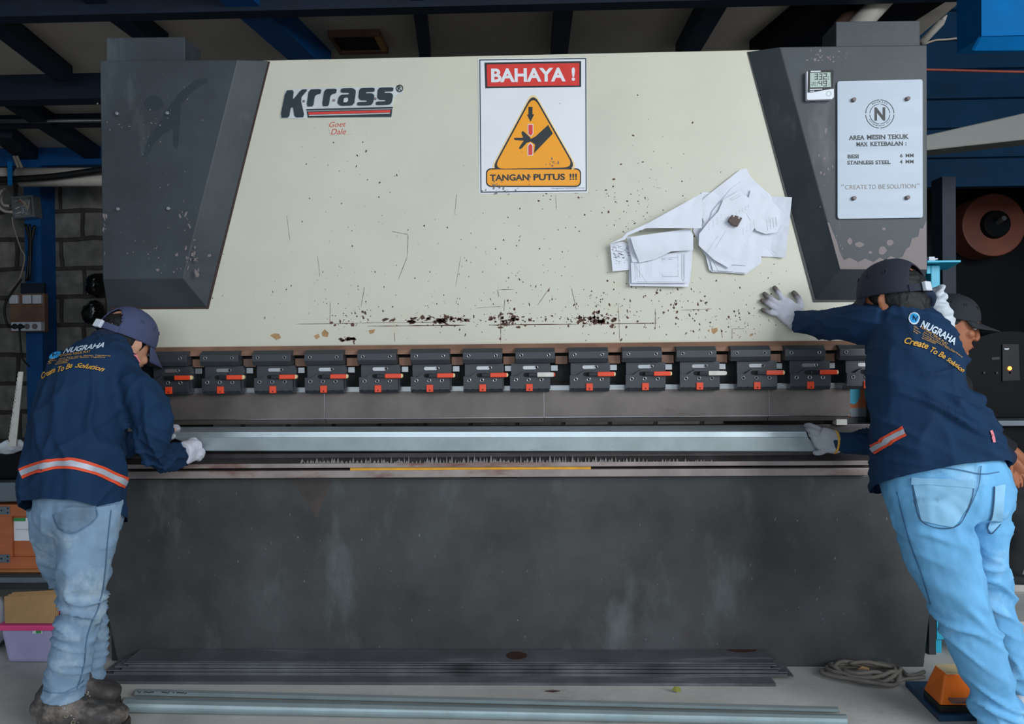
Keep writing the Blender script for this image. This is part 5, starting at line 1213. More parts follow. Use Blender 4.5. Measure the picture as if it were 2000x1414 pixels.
def hair_cap(body, c, fr, m, s=1.0, low=-.06, opening=True, brim=True, bl=0.075, bdroop=0.03, fluff=0.0):
    f, l, u = fr; at = lambda a, b, h: c+(f*a+l*b+u*h)*s
    hb = MB(); hb.rings(lofted([(at(-.035, 0, low-.015), l, .050*s, .050*s), (at(-.03, 0, low+.01), l, .066*s, .066*s), (at(-.036, 0, -.02), l, .0725*s, .066*s), (at(-.024, 0, .005), l, .0775*s, .079*s), (at(-.015, 0, .03), l, .0800*s, .086*s), (at(-.012, 0, .06), l, .073*s, .083*s), (at(-.012, 0, .085), l, .058*s, .066*s)], 4), 24, 2, .4)
    if fluff:
        for k in range(16):
            a = math.pi+(k-7.5)*.16; hb.ell(at(.082*math.cos(a)-.012, .078*math.sin(a), low-.005-.01*(k % 3)), (f*.018*s, l*.016*s, u*.03*s), 8, 6)
    hm_ = remesh(hb, .005*s, 2, .5, lambda p, n: .0025*noise.noise(p*90)+fluff*noise.noise(p*45))
    part('hair', hm_, m['hair'], body)
    # dome
    bm = bmesh.new(); NA, NE = 96, 30; G = []
    for i in range(NA):
        ph = 2*math.pi*i/NA; row = []; cp, sp = math.cos(ph), math.sin(ph)
        base = .030-.026*(1-cp)/2
        for j in range(NE+1):
            th = j/NE*math.pi/2; r = math.cos(th)**.8; h = base+(.132-base)*math.sin(th)
            row.append(bm.verts.new(at(-.004+(.107 if cp > 0 else .106)*cp*r, .0905*sp*r, h)))
        G.append(row)
    for i in range(NA):
        ph = 2*math.pi*(i+.5)/NA; dphi = abs(ph-math.pi)
        for j in range(NE):
            th = (j+.5)/NE*math.pi/2
            if opening and dphi < .62 and th < .80*math.sqrt(max(0, 1-(dphi/.62)**2)) and th > .0: continue
            try: bm.faces.new((G[i][j], G[(i+1) % NA][j], G[(i+1) % NA][j+1], G[i][j+1]))
            except ValueError: pass
    bmesh.ops.remove_doubles(bm, verts=bm.verts, dist=1e-5)
    bmesh.ops.delete(bm, geom=[v for v in bm.verts if not v.link_faces], context='VERTS')
    bmesh.ops.recalc_face_normals(bm, faces=bm.faces)
    me = bpy.data.meshes.new('cap'); bm.to_mesh(me); bm.free()
    for p in me.polygons: p.use_smooth = True
    cap = part('cap', me, m['cap'], body)
    so = cap.modifiers.new('s', 'SOLIDIFY'); so.thickness = .004; so.offset = -1
    if brim:
        bm = bmesh.new(); R = []
        for i in range(17):
            a = math.radians(-68+136*i/16); row = []
            for j in range(6):
                t = j/5; x = -.004+.106*math.cos(a)+bl*t*(math.cos(a)*.75+.25)*math.cos(a*.55); y = .088*math.sin(a)*(1-.10*t)
                h = .030-.026*(1-math.cos(a))/2+.003-bdroop*t-.22*y*y/.09*t
                row.append(bm.verts.new(at(x, y, h)))
            R.append(row)
        for i in range(16):
            for j in range(5): bm.faces.new((R[i][j], R[i+1][j], R[i+1][j+1], R[i][j+1]))
        bmesh.ops.recalc_face_normals(bm, faces=bm.faces)
        me = bpy.data.meshes.new('brim'); bm.to_mesh(me); bm.free()
        for p in me.polygons: p.use_smooth = True
        b = part('brim', me, m['cap'], cap); so = b.modifiers.new('s', 'SOLIDIFY'); so.thickness = .004
    part('crown_button', MB().ell(at(-.004, 0, .133), (f*.008*s, l*.008*s, u*.004*s)).mesh('b', smooth=True), m['cap'], cap)
    t = MB()
    for a in (35, 75, 110, -35, -75, -110):
        a = math.radians(a); th = .62; r = math.cos(th)**.8; cp, sp = math.cos(a), math.sin(a); base = .03-.026*(1-cp)/2
        q = at(-.004+.1075*cp*r, .091*sp*r, base+(.132-base)*math.sin(th)); nn = (f*cp*1.0+l*sp*1.2+u*.55).normalized()
        t.ring(q+nn*.001, nn, .0055*s, .0016*s, 14, 6)
    part('eyelets', t, m['cap'], cap)
    if opening:
        pts = [at(-.004+.109*math.cos(a), .0935*math.sin(a), .004+.012) for a in [math.pi-.66+1.32*k/10 for k in range(11)]]
        bm = bmesh.new(); rr_ = [(bm.verts.new(p-u*.011*s), bm.verts.new(p+u*.011*s)) for p in pts]
        for i in range(10): bm.faces.new((rr_[i][0], rr_[i+1][0], rr_[i+1][1], rr_[i][1]))
        me = bpy.data.meshes.new('strap'); bm.to_mesh(me); bm.free()
        st = part('back_strap', me, m['cap'], cap); so = st.modifiers.new('s', 'SOLIDIFY'); so.thickness = .003
        q = at(-.004-.112, .012, .016)
        bk = MB(); a = [q+(l*x+u*y)*s for x, y in ((-.016, -.014), (.016, -.014), (.016, .014), (-.016, .014))]
        bk.hexa([p-f*.008*s for p in a], [p+f*.004*s for p in a])
        part('strap_buckle', bk.mesh('b', bevel=.003), M['plwhite'], cap, 'white strap buckle')
def boot(parent, heel, toe, up_to, m, hgt=.13, wd=.05, name='boot', laces=True, sole='sole', thick=.028, shoe=False, shaft=.06):
    d = V((toe.x-heel.x, toe.y-heel.y, 0)); L = d.length; d.normalize(); s = V((d.y, -d.x, 0)); z0 = heel.z
    at = lambda t, y, z: heel+d*(t*L)+s*y+V((0, 0, z-0.0))
    outl = [(0.0, .55), (.06, .78), (.2, .85), (.4, .80), (.55, .90), (.72, 1.05), (.86, 1.0), (.95, .78), (1.0, .42)]
    so = MB(); so.hexa([at(t, -w*wd, 0) for t, w in outl]+[at(t, w*wd, 0) for t, w in outl[::-1]], [at(t, -w*wd*1.03, thick) for t, w in outl]+[at(t, w*wd*1.03, thick) for t, w in outl[::-1]])
    up = MB(); zt_ = thick*.6
    k = (.45 if shoe else 1)
    secs = [(.02, .62, .085*k), (.10, .85, .105*k), (.28, .86, .115*k), (.45, .82, .095*k), (.60, .92, .078*k+.012*(shoe)), (.75, 1.0, .070*k+.016*shoe), (.88, .92, .060*k+.016*shoe), (.97, .60, .045*k+.01*shoe)]
    up.rings(lofted([(at(t, 0, zt_+h/2), s, w*wd*.97, h/2) for t, w, h in secs], 4), 20, 2.6, .35)
    if not shoe:
        up.rings(lofted([(at(.20, 0, .07), s, wd*.84, shaft), (at(.21, 0, .12), s, wd*.84, shaft), (up_to*.6+at(.22, 0, .15)*.4, s, wd*.86, shaft*.95), (up_to, s, wd*.8, shaft*.85)], 4), 20, 2.2, .1)
    me = remesh(up, .006, 3, .5, lambda p, n: .002*noise.noise(p*38)+(.002*noise.noise(p*14)))
    b = part(name, me, m, parent)
    part('sole', so.mesh('s', bevel=.004), M[sole], b)
    if laces:
        ey = MB(); lc = MB()
        for i in range(4 if not shoe else 2):
            t = .33+.075*i; h = (.125-.022*i) if not shoe else .055-.006*i
            for sg in (-1, 1):
                q = at(t, sg*(.0475 if not shoe else .04), h-.030 if not shoe else h); ey.ring(q, (V((0, 0, 1))+s*sg*.8+d*.5), .0055, .0018, 12, 6)
            lc.tube([at(t, -.044, h-.022), at(t+.02, 0, h+.010), at(t+.05, .044, h-.034)], .0032, 6, 5)
            lc.tube([at(t, .044, h-.022), at(t+.02, 0, h+.013), at(t+.05, -.044, h-.034)], .0032, 6, 5)
        part('eyelets', ey, M['eyelet'], b); part('laces', lc.mesh('l', smooth=True), M['lace'] if not shoe else M['orange'], b)
    return b
def hand_geo(mb, wrist, palm, fingers, thumb, pw=.042, pd=.015, side=None):
    # wrist, palm: lists of (point, side, w, d); fingers: lists of points with radius
    mb.rings(lofted(palm, 4), 18, 2.6, .4)
    for pts, r in fingers+[thumb]:
        mb.tube(pts, lambda t, r=r: r*(1.05-.22*t), 12, 5)
        mb.ell(pts[-1], (V((r*.82, 0, 0)), V((0, r*.82, 0)), V((0, 0, r*.82))), 10, 8)

def wr(dirv, across, freq, amp, pw=1.5, seed=0):
    dirv = V(dirv).normalized(); across = V(across).normalized(); third = dirv.cross(across)
    def g(p):
        q = V((p.dot(dirv)*freq*.16, p.dot(across)*freq, p.dot(third)*freq*.25+seed*7.3))
        w = noise.noise(q+V((noise.noise(p*5)*.6, noise.noise(p*5+V((9, 0, 0)))*.6, 0)))
        r = max(0.0, 1-3.0*abs(w))
        return amp*(1.25*r**1.6-.8+.4*w)
    return g
sm = lambda a, b, x: (lambda t: t*t*(3-2*t))(max(0, min(1, (x-a)/(b-a))))

# ------------------------------------------------------------------ worker at the left end
pa = empty('person', UZ(150, 1410, 0), 'bending worker at the left end in navy long sleeved shirt, slate cap, jeans and boots', 'person')
sA = V((.86, -.50, .0))
torsoA = [(142, 1025, -.50, .185, .140, sA), (143, 945, -.50, .180, .138, sA), (148, 880, -.48, .172, .13, sA), (156, 810, -.44, .163, .125, sA), (170, 750, -.39, .165, .118, sA), (190, 712, -.34, .150, .105, sA), (207, 690, -.29, .105, .085, sA), (222, 668, -.25, .062, .062, sA)]
armRA = [(248, 736, -.40, .060), (270, 760, -.43, .064), (290, 800, -.44, .068), (300, 850, -.42, .066), (312, 884, -.38, .062), (335, 892, -.30, .053), (352, 888, -.235, .047), (362, 884, -.20, .041)]
armLA = [(125, 730, -.26, .070), (140, 790, -.16, .066), (200, 862, -.12, .058), (262, 868, -.10, .050), (318, 848, -.075, .040), (332, 842, -.07, .034)]
fA = head_frame((.27, .86, -.46), (.28, .32, .85))
cA = P3(242, 672, -.20)
bodyA = MB(); head_geo(bodyA, cA, fA)
bodyA.rings(lofted([(P3(212, 684, -.27), None, .058, .058), (P3(232, 672, -.235), None, .054, .054), (cA+(-fA[0]*.02-fA[2]*.03), None, .052, .052)], 4), 18)
lg1 = [(172, 985, -.55, .088), (172, 1070, -.56, .076), (162, 1160, -.57, .058), (148, 1240, -.56, .055), (130, 1345, -.55, .045), (112, 1395, -.54, .04)]
lg2 = [(118, 985, -.43, .085), (130, 1080, -.40, .074), (163, 1160, -.38, .056), (182, 1240, -.37, .045), (178, 1320, -.37, .042), (165, 1350, -.37, .04)]
def shrink(secs, k): return [(q[0], q[1], q[2], q[3]*k)+((q[4]*k,)+tuple(q[5:]) if len(q) > 4 else ()) for q in secs]
limb(bodyA, shrink(torsoA[2:-1], .70), 20); limb(bodyA, shrink(armRA, .38)); limb(bodyA, shrink(armLA, .50)); limb(bodyA, shrink(lg1, .7)); limb(bodyA, shrink(lg2, .65))
limb(bodyA, [(358, 885, -.205, .022), (376, 880, -.165, .012)]); limb(bodyA, [(326, 845, -.07, .03), (342, 837, -.055, .018)])
meA = remesh(bodyA, .0055, 2, .4)
bA = part('body', meA, M['skinA'], pa)
face_parts(bA, cA, fA)
hair_cap(bA, cA, fA, {'hair': M['hair'], 'cap': M['capA']}, bdroop=.035, bl=.085, s=1.04)
shA = MB(); limb(shA, torsoA, 28, 5, .1, 2.3); limb(shA, armRA, 18, 6, .1); limb(shA, armLA, 16, 6, .1)
limb(shA, [(130, 725, -.30, .075), (188, 724, -.36, .082), (248, 738, -.40, .064)], 16)
w1 = wr((.25, .2, -1), (1, -.3, .2), 15, .016, 1.2, 1); w2 = wr((.9, 0, -.4), (.3, .2, 1), 26, .011, 1.3, 2); w3 = wr((.5, 0, .6), (.6, 0, -.6), 14, .010, 1.2, 3)
elb = P3(315, 890, -.36)
def dA(p, n):
    e = math.exp(-((p-elb).length/.13)**2)
    h = sm(.70, .80, p.z)
    k = 1-.92*math.exp(-((p-P3(150, 705, -.47)).length/.13)**4)
    return k*(w1(p)*.9*(.4+.6*h)+w3(p)*.6)+w2(p)*(e*1.3)+.004*noise.noise(p*6)
meS = remesh(shA, .0065, 6, .5, dA)
cp_ = plane3(P3(40, 992, -.5), P3(244, 999, -.58), P3(150, 980, -.64))
cut(meS, P3(40, 992, -.5), cp_ if cp_.z < 0 else -cp_)
shirtA = part('shirt', meS, M['shirt'], bA); bvA = bvh_of(meS)
cl_ = MB(); ctr = P3(214, 683, -.27); ax = (P3(232, 668, -.24)-P3(205, 690, -.285)).normalized()
cl_.ring(ctr+ax*.005, ax, .068, .014, 32, 10); cl_.ring(ctr+ax*.022, ax, .064, .012, 32, 10)
part('collar', remesh(cl_, .005, 3), M['collar'], shirtA)
part('piping', band_on(bvA, [(262, 692), (272, 703), (281, 718)], 7, -.5, .5), M['piping'], shirtA, 'pink shoulder piping')
pth = [(41, 926), (60, 918), (90, 909), (120, 905), (150, 907), (190, 918), (220, 932), (246, 944)]
part('hem_band', band_on(bvA, pth, 21, -.5, .5, .004), M['orange'], shirtA, 'orange safety band')
part('reflective_strip', band_on(bvA, pth, 21, -.24, .24, .0055), M['reflect'], shirtA)
t = MB(); text_on(bvA, t, 'NUGRAHA', 124, 692, 202, 680, 9.5, shear=.35, lean=4, offset=.03)
part('white_lettering', t, M['txtw'], shirtA)
t = MB()
el = []
for k in range(20):
    a = k/20*2*math.pi; el.append((109+12*math.cos(a)*.95-3*math.sin(a)*0.2, 695+6.5*math.sin(a)-3.2*math.cos(a)))
part('round_logo', patch_on(bvA, el, .003, 1), M['txtb'], shirtA)
t = MB(); text_on(bvA, t, 'N', 104, 699, 114, 696.5, 7, off=.0045, shear=.2, offset=.02); part('logo_letter', t, M['collar'], shirtA)
t = MB(); text_on(bvA, t, 'POTONG TEKUK PLAT', 116, 698.5, 178, 689.5, 4.2, shear=.3)
for k, (x0_, y0_, x1_, y1_, w) in enumerate(((117, 704, 215, 698, 'Jalan Raya Utara, Sleman, Yogyakarta'), (116, 707.6, 205, 701, 'Kavling Industri, Sleman, Yogyakarta'), (113, 711, 136, 707, 'Telepon'), (110, 714.5, 134, 710, 'Whatsapp'), (99, 705, 110, 702, 'Office'), (97, 709, 112, 706, 'Workshop'), (95, 714, 103, 711.5, 'Telp'))):
    text_on(bvA, t, w, x0_, y0_, x1_, y1_, 3.0, bend=3 if k < 2 else 0, shear=.2)
text_on(bvA, t, 'Create', 83, 741, 111, 727, 10, shear=.45, lean=3, offset=.015); text_on(bvA, t, 'To Be', 115, 728, 143, 719, 9.5, shear=.45, lean=3, offset=.015); text_on(bvA, t, 'Solution', 147, 719, 201, 727, 9.5, bend=1.5, shear=.45, lean=3, offset=.015)
part('amber_lettering', t, M['txty'], shirtA)
# jeans
jA = MB(); limb(jA, [(148, 915, -.485, .142, .108, sA), (150, 955, -.495, .152, .115, sA), (154, 1000, -.50, .158, .13, sA), (152, 1035, -.50, .13, .115, sA)], 24, 4, .3, 2.2)
limb(jA, [(172, 985, -.55, .105), (171, 1040, -.56, .096), (167, 1095, -.565, .083), (162, 1150, -.57, .079), (152, 1210, -.565, .071), (140, 1270, -.56, .069), (129, 1320, -.555, .067), (121, 1358, -.55, .068)], 20, 5, .05)
limb(jA, [(112, 985, -.43, .095), (118, 1040, -.42, .092), (133, 1090, -.40, .085), (160, 1160, -.38, .075), (180, 1215, -.375, .056), (184, 1260, -.37, .050), (181, 1300, -.37, .050), (177, 1326, -.37, .052)], 18, 5, .05)
k1 = wr((1, .2, -.35), (.35, 0, 1), 24, .012, 1.3, 5); k2 = wr((.3, 0, 1), (1, 0, -.2), 15, .006, 1.2, 6)
def dJ(zk, za):
    def g(p, n):
        e = math.exp(-((p.z-zk)/.11)**2)+.45*math.exp(-((p.z-za)/.08)**2)+.25
        return k1(p)*e+k2(p)*.7+.003*noise.noise(p*9)
    return g
meJ = remesh(jA, .0075, 3, .5, dJ(.40, .15))
jeansA = part('jeans', meJ, M['jeansA'], bA); bvJ = bvh_of(meJ)
part('back_pocket', patch_on(bvJ, [(106, 1004), (150, 992), (186, 990), (187, 1012), (148, 1039), (116, 1031)], .004, 4), M['pocketA'], jeansA)
part('pocket_stitch', band_on(bvJ, [(106, 1004), (116, 1031), (148, 1039), (187, 1012), (186, 990)], 2, -.5, .5, .0055, 40), M['denimA'], jeansA)
part('side_seam', band_on(bvJ, [(216, 996), (209, 1060), (206, 1100), (200, 1150), (190, 1190), (170, 1240), (163, 1300), (150, 1345)], 2, -.5, .5, .003, 60), M['denimA'], jeansA)
part('hem_stitch', band_on(bvJ, [(78, 1345), (100, 1352), (125, 1352), (150, 1340), (163, 1328)], 1.5, -.5, .5, .003, 30), M['denimA'], jeansA)
boot(bA, UZ(72, 1432, 0), UZ(250, 1424, 0), P3(118, 1372, -.54), M['boot'], wd=.055)
boot(bA, UZ(132, 1392, 0), UZ(234, 1380, 0), P3(174, 1345, -.375), M['boot'], wd=.050, shaft=.046)
# gloves
g = MB(); sG = V((.2, -.3, .9))
pk = [(P3(356, 886, -.215), sG, .043, .036), (P3(366, 883, -.19), sG, .043, .032), (P3(378, 880, -.165), sG, .043, .022), (P3(388, 878, -.145), sG, .036, .018)]
F_ = lambda *q: [P3(*c) for c in q]
hand_geo(g, None, pk, [(F_((374, 868, -.170), (383, 873, -.15), (391, 880, -.125), (392, 884, -.10)), .0115), (F_((378, 874, -.165), (390, 878, -.15), (396, 883, -.125), (394, 888, -.10)), .0115), (F_((379, 882, -.165), (390, 886, -.15), (394, 890, -.125), (390, 893, -.10)), .0115), (F_((376, 890, -.17), (385, 893, -.155), (389, 896, -.13), (386, 897, -.11)), .0105)],
         (F_((366, 868, -.185), (373, 862, -.16), (380, 860, -.135), (385, 866, -.118)), .0125))
part('glove', remesh(g, .0042, 2, .5, lambda p, n: .0012*noise.noise(p*60)), M['glove'], bA)
g = MB(); sG = V((.3, -.2, .8))
hand_geo(g, None, [(P3(322, 846, -.075), sG, .036, .028), (P3(332, 842, -.065), sG, .038, .022), (P3(340, 839, -.055), sG, .034, .016)],
         [(F_((340, 834, -.052), (346, 834, -.045), (349, 838, -.035)), .011), (F_((341, 838, -.055), (347, 838, -.05), (349, 843, -.04)), .011), (F_((340, 842, -.06), (345, 843, -.055), (346, 847, -.045)), .011), (F_((338, 846, -.065), (342, 848, -.06), (343, 851, -.05)), .010)], (F_((330, 850, -.085), (336, 853, -.09), (341, 851, -.085)), .012))
part('glove', remesh(g, .0042, 2), M['gloveC'], bA)

# ------------------------------------------------------------------ worker at the right end
pb = empty('person', UZ(1930, 1405, 0), 'worker leaning at the right end, light blue jeans, gloved hand flat on the ram', 'person')
sH = V((.94, -.34, -.02)); sS = V((.76, -.40, -.52)); sM_ = V((.9, -.38, -.15))
torsoB = [(1836, 975, -.55, .208, .145, sH), (1830, 890, -.55, .198, .14, sH), (1812, 820, -.53, .172, .13, sM_), (1796, 760, -.50, .158, .125, sM_), (1788, 708, -.46, .150, .115, sS), (1780, 662, -.41, .138, .105, sS), (1768, 618, -.36, .098, .085, sS), (1768, 588, -.33, .064, .064, sS)]
armLB = [(1730, 632, -.38, .075), (1690, 632, -.33, .073), (1645, 634, -.25, .060), (1610, 634, -.18, .053), (1580, 630, -.11, .049), (1556, 628, -.062, .044)]
armRB = [(1822, 704, -.47, .058), (1838, 750, -.44, .058), (1815, 835, -.34, .064), (1755, 862, -.25, .055), (1690, 864, -.17, .050), (1650, 864, -.13, .046), (1627, 863, -.115, .039)]
fB = head_frame((-.55, .80, -.20), (-.02, .05, .97))
cB = P3(1744, 590, -.35)
bodyB = MB(); head_geo(bodyB, cB, fB)
bodyB.rings(lofted([(P3(1772, 604, -.36), None, .06, .06), (P3(1764, 588, -.345), None, .056, .056), (cB-fB[2]*.03-fB[0]*.02, None, .053, .053)], 4), 18)
lb1 = [(1812, 985, -.57, .098), (1840, 1080, -.58, .084), (1875, 1180, -.59, .062), (1905, 1260, -.59, .058), (1940, 1370, -.58, .044), (1958, 1425, -.57, .04)]
lb2 = [(1912, 985, -.49, .088), (1922, 1060, -.45, .075), (1938, 1140, -.42, .058), (1968, 1260, -.38, .048), (1990, 1345, -.35, .042), (1995, 1372, -.34, .04)]
limb(bodyB, shrink(torsoB[2:-1], .70), 20); limb(bodyB, shrink(armLB, .50)); limb(bodyB, shrink(armRB, .50)); limb(bodyB, shrink(lb1, .75)); limb(bodyB, shrink(lb2, .75))
limb(bodyB, [(1562, 628, -.05, .022), (1545, 613, -.028, .009)]); limb(bodyB, [(1632, 863, -.123, .022), (1610, 858, -.126, .010)])
meB = remesh(bodyB, .0055, 2, .4)
bB = part('body', meB, M['skin'], pb)
face_parts(bB, cB, fB)
hair_cap(bB, cB, fB, {'hair': M['hair'], 'cap': M['capB']}, s=1.08, low=-.075, bl=.07, fluff=.006)
shB = MB(); limb(shB, torsoB, 28, 5, .1, 2.3); limb(shB, armLB, 18, 6, .1); limb(shB, armRB, 18, 6, .1)
limb(shB, [(1722, 622, -.38, .070), (1778, 648, -.41, .085), (1816, 694, -.46, .060)], 16)
v1 = wr((.92, 0, -.42), (.42, .15, .9), 24, .026, 1.15, 11); v2 = wr((.9, 0, -.2), (.2, 0, 1), 12, .016, 1.2, 12); v3 = wr((.2, .2, 1), (1, .3, -.2), 14, .009, 1.2, 13)
zlow = P3(1800, 830, -.5).z; zup = P3(1800, 690, -.5).z; zmid = (zlow+zup)/2
def dB(p, n):
    e = math.exp(-((p.z-zmid)/.11)**2); onar = sm(.05, .2, 1.42-p.x)
    k = 1-.92*math.exp(-((p-P3(1822, 672, -.54)).length/.135)**4)
    return k*(v1(p)*(e*(1-onar)+.22))+k*v2(p)*.45*(1-onar)+v3(p)*(.35+.5*onar)+.004*noise.noise(p*6)
meSB = remesh(shB, .0065, 6, .5, dB)
cp_ = plane3(P3(1700, 956, -.5), P3(1958, 909, -.62), P3(1820, 912, -.70))
cut(meSB, P3(1700, 956, -.5), cp_ if cp_.z < 0 else -cp_)
shirtB = part('shirt', meSB, M['shirt'], bB); bvB = bvh_of(meSB)
cl_ = MB(); ctr = P3(1774, 600, -.36); ax = (P3(1764, 580, -.33)-P3(1784, 618, -.38)).normalized()
cl_.ring(ctr+ax*.004, ax, .074, .016, 32, 10); cl_.ring(ctr+ax*.024, ax, .070, .013, 32, 10)
part('collar', remesh(cl_, .005, 3), M['collar'], shirtB)
part('piping', band_on(bvB, [(1728, 577), (1745, 580), (1760, 588)], 7, -.5, .5), M['piping'], shirtB, 'pink shoulder piping')
pth = [(1704, 880), (1722, 868), (1745, 854), (1767, 842)]
part('hem_band', band_on(bvB, pth, 20, -.5, .5, .004), M['orange'], shirtB, 'orange safety band')
part('reflective_strip', band_on(bvB, pth, 20, -.24, .24, .0055), M['reflect'], shirtB)
part('side_band', band_on(bvB, [(1934, 842), (1938, 852), (1941, 864)], 5, -.5, .5, .004), M['piping'], shirtB)
t = MB(); text_on(bvB, t, 'NUGRAHA', 1796, 640, 1862, 676, 14, offset=.03, bend=2); part('white_lettering', t, M['txtw'], shirtB)
el = [(1785+11*math.cos(k*.314), 623+12*math.sin(k*.314)) for k in range(20)]
part('round_logo', patch_on(bvB, el, .003, 2), M['txtw'], shirtB)
el = [(1785+8.4*math.cos(k*.314), 623+9.2*math.sin(k*.314)) for k in range(20)]
part('logo_disc', patch_on(bvB, el, .0042, 2), M['txtb'], shirtB)
t = MB(); text_on(bvB, t, 'N', 1781, 627, 1789, 629.5, 10, off=.0055, offset=.03); part('logo_letter', t, M['collar'], shirtB)
t = MB(); text_on(bvB, t, 'POTONG TEKUK PLAT', 1797, 641, 1848, 676, 4.6)
for k, (x0_, y0_, x1_, y1_, w) in enumerate(((1803, 651, 1877, 699, 'Jalan Raya Utara, Sleman, Yogyakarta'), (1801, 655, 1860, 690, 'Kavling Industri, Sleman'), (1799, 659, 1826, 672, 'Telepon'), (1798, 663, 1826, 674, 'Whatsapp'), (1783, 640, 1793, 645, 'Office'), (1782, 645, 1796, 653, 'Workshop'), (1782, 650, 1791, 655, 'Telp'))):
    text_on(bvB, t, w, x0_, y0_, x1_, y1_, 3.0)
part('amber_print', t, M['txty'], shirtB)
t = MB(); text_on(bvB, t, 'Create', 1765, 672, 1811, 684, 13, bend=1, shear=.3, offset=.02); text_on(bvB, t, 'To Be', 1815, 688, 1844, 703, 11, shear=.3, offset=.02); text_on(bvB, t, 'Solution', 1847, 705, 1878, 728, 9, shear=.3, offset=.02)
part('amber_lettering', t, M['txty'], shirtB)
jB = MB(); limb(jB, [(1824, 868, -.54, .150, .108, sH), (1834, 905, -.545, .168, .118, sH), (1847, 960, -.55, .186, .142, sH), (1850, 1000, -.545, .165, .13, sH)], 24, 4, .3, 2.3)
limb(jB, [(1812, 965, -.57, .116), (1822, 1020, -.575, .116), (1842, 1090, -.58, .107), (1862, 1145, -.585, .098), (1880, 1190, -.59, .092), (1902, 1255, -.59, .083), (1928, 1325, -.585, .071), (1938, 1356, -.582, .068), (1946, 1380, -.58, .076), (1953, 1402, -.575, .070), (1960, 1424, -.57, .074)], 20, 5, .05)
limb(jB, [(1916, 965, -.50, .092), (1918, 1020, -.475, .088), (1920, 1080, -.45, .072), (1930, 1125, -.43, .070), (1945, 1180, -.405, .066), (1960, 1230, -.39, .061), (1978, 1290, -.37, .056), (1992, 1325, -.355, .062), (1998, 1352, -.345, .060)], 18, 5, .05)
jk1 = wr((.95, .1, -.42), (.4, 0, .92), 18, .011, 1.25, 21); jk2 = wr((.35, 0, -1), (1, .2, .3), 12, .008, 1.2, 22)
zc_ = U(1840, 1025, -.6).z; zk_ = U(1900, 1200, -.6).z; za_ = U(1945, 1375, -.6).z
def dJB(p, n):
    e = math.exp(-((p.z-zk_)/.10)**2)*.9+1.3*math.exp(-((p.z-za_)/.06)**2)+.7*math.exp(-((p.z-zc_)/.05)**2)+.25
    return jk1(p)*e+jk2(p)*.6+.003*noise.noise(p*8)
meJB = remesh(jB, .0075, 3, .5, dJB)
jeansB = part('jeans', meJB, M['jeansB'], bB); bvJB = bvh_of(meJB)
pk = [(1781, 934), (1842, 936), (1902, 941), (1893, 985), (1862, 1029), (1832, 1024), (1800, 1016)]
part('back_pocket', patch_on(bvJB, pk, .004, 4), M['pocketB'], jeansB)
part('pocket_stitch', band_on(bvJB, [(1781, 934), (1800, 1016), (1862, 1029), (1893, 985), (1902, 941)], 2, -.5, .5, .0055, 50), M['denimdk'], jeansB)
part('pocket_flap', band_on(bvJB, [(1781, 936), (1840, 938), (1902, 943)], 12, -.2, .9, .006, 30), M['pocketB'], jeansB)
part('back_pocket', patch_on(bvJB, [(1941, 950), (1962, 947), (1957, 1015), (1936, 1040), (1928, 1030), (1937, 1000)], .004, 4), M['pocketB'], jeansB)
part('pocket_stitch', band_on(bvJB, [(1941, 950), (1937, 1000), (1928, 1030), (1936, 1040), (1952, 1022)], 2, -.5, .5, .0055, 40), M['denimdk'], jeansB)
part('waist_seam', band_on(bvJB, [(1750, 925), (1800, 915), (1860, 916), (1915, 926), (1950, 922)], 2, -.5, .5, .004, 60), M['denimB'], jeansB)
part('back_seam', band_on(bvJB, [(1915, 910), (1913, 940), (1905, 965), (1888, 1000)], 2, -.5, .5, .004, 40), M['denimB'], jeansB)
part('side_seam', band_on(bvJB, [(1752, 960), (1775, 1050), (1800, 1120), (1818, 1180)], 2, -.5, .5, .003, 50), M['denimB'], jeansB)
boot(bB, UZ(1972, 1470, 0), UZ(1950, 1398, 0), P3(1958, 1424, -.57), M['plwhite'], wd=.048, name='sneaker', shoe=True, sole='shoesole')
boot(bB, UZ(2010, 1400, 0), UZ(1984, 1352, 0), P3(1996, 1372, -.34), M['plwhite'], wd=.048, name='sneaker', shoe=True, sole='shoesole')
# left glove, spread on the ram
g = MB(); yg = -.019; sG = V((.62, 0, .78))
pk = [(P3(1566, 634, -.05), sG, .038, .034), (P3(1556, 624, -.040), sG, .041, .027), (P3(1543, 612, -.026), sG, .044, .018), (P3(1531, 602, -.021), sG, .043, .0155), (P3(1521, 596, -.019), sG, .036, .013)]
hand_geo(g, None, pk, [(F_((1534, 593, -.020), (1528, 582, -.022), (1519, 570, -.017), (1513, 562, -.013)), .0108), (F_((1527, 599, -.02), (1517, 591, -.023), (1503, 581, -.017), (1493, 574, -.013)), .0110), (F_((1523, 606, -.02), (1512, 600, -.023), (1498, 592, -.017), (1488, 587, -.013)), .0106), (F_((1523, 614, -.021), (1513, 613, -.022), (1500, 609, -.017), (1489, 605, -.012)), .0098)],
         (F_((1555, 612, -.030), (1564, 598, -.026), (1560, 583, -.018), (1550, 572, -.013)), .0120))
mg1 = remesh(g, .0038, 2, .5, lambda p, n: .001*noise.noise(p*60))
tips = [(P3(1513, 562, -.013), P3(1522, 575, -.018)), (P3(1493, 574, -.013), P3(1508, 585, -.018)), (P3(1488, 587, -.013), P3(1503, 595, -.018)), (P3(1489, 605, -.012), P3(1504, 610, -.018)), (P3(1550, 572, -.013), P3(1557, 588, -.018))]
at_ = mg1.attributes.new('soil', 'FLOAT', 'POINT')
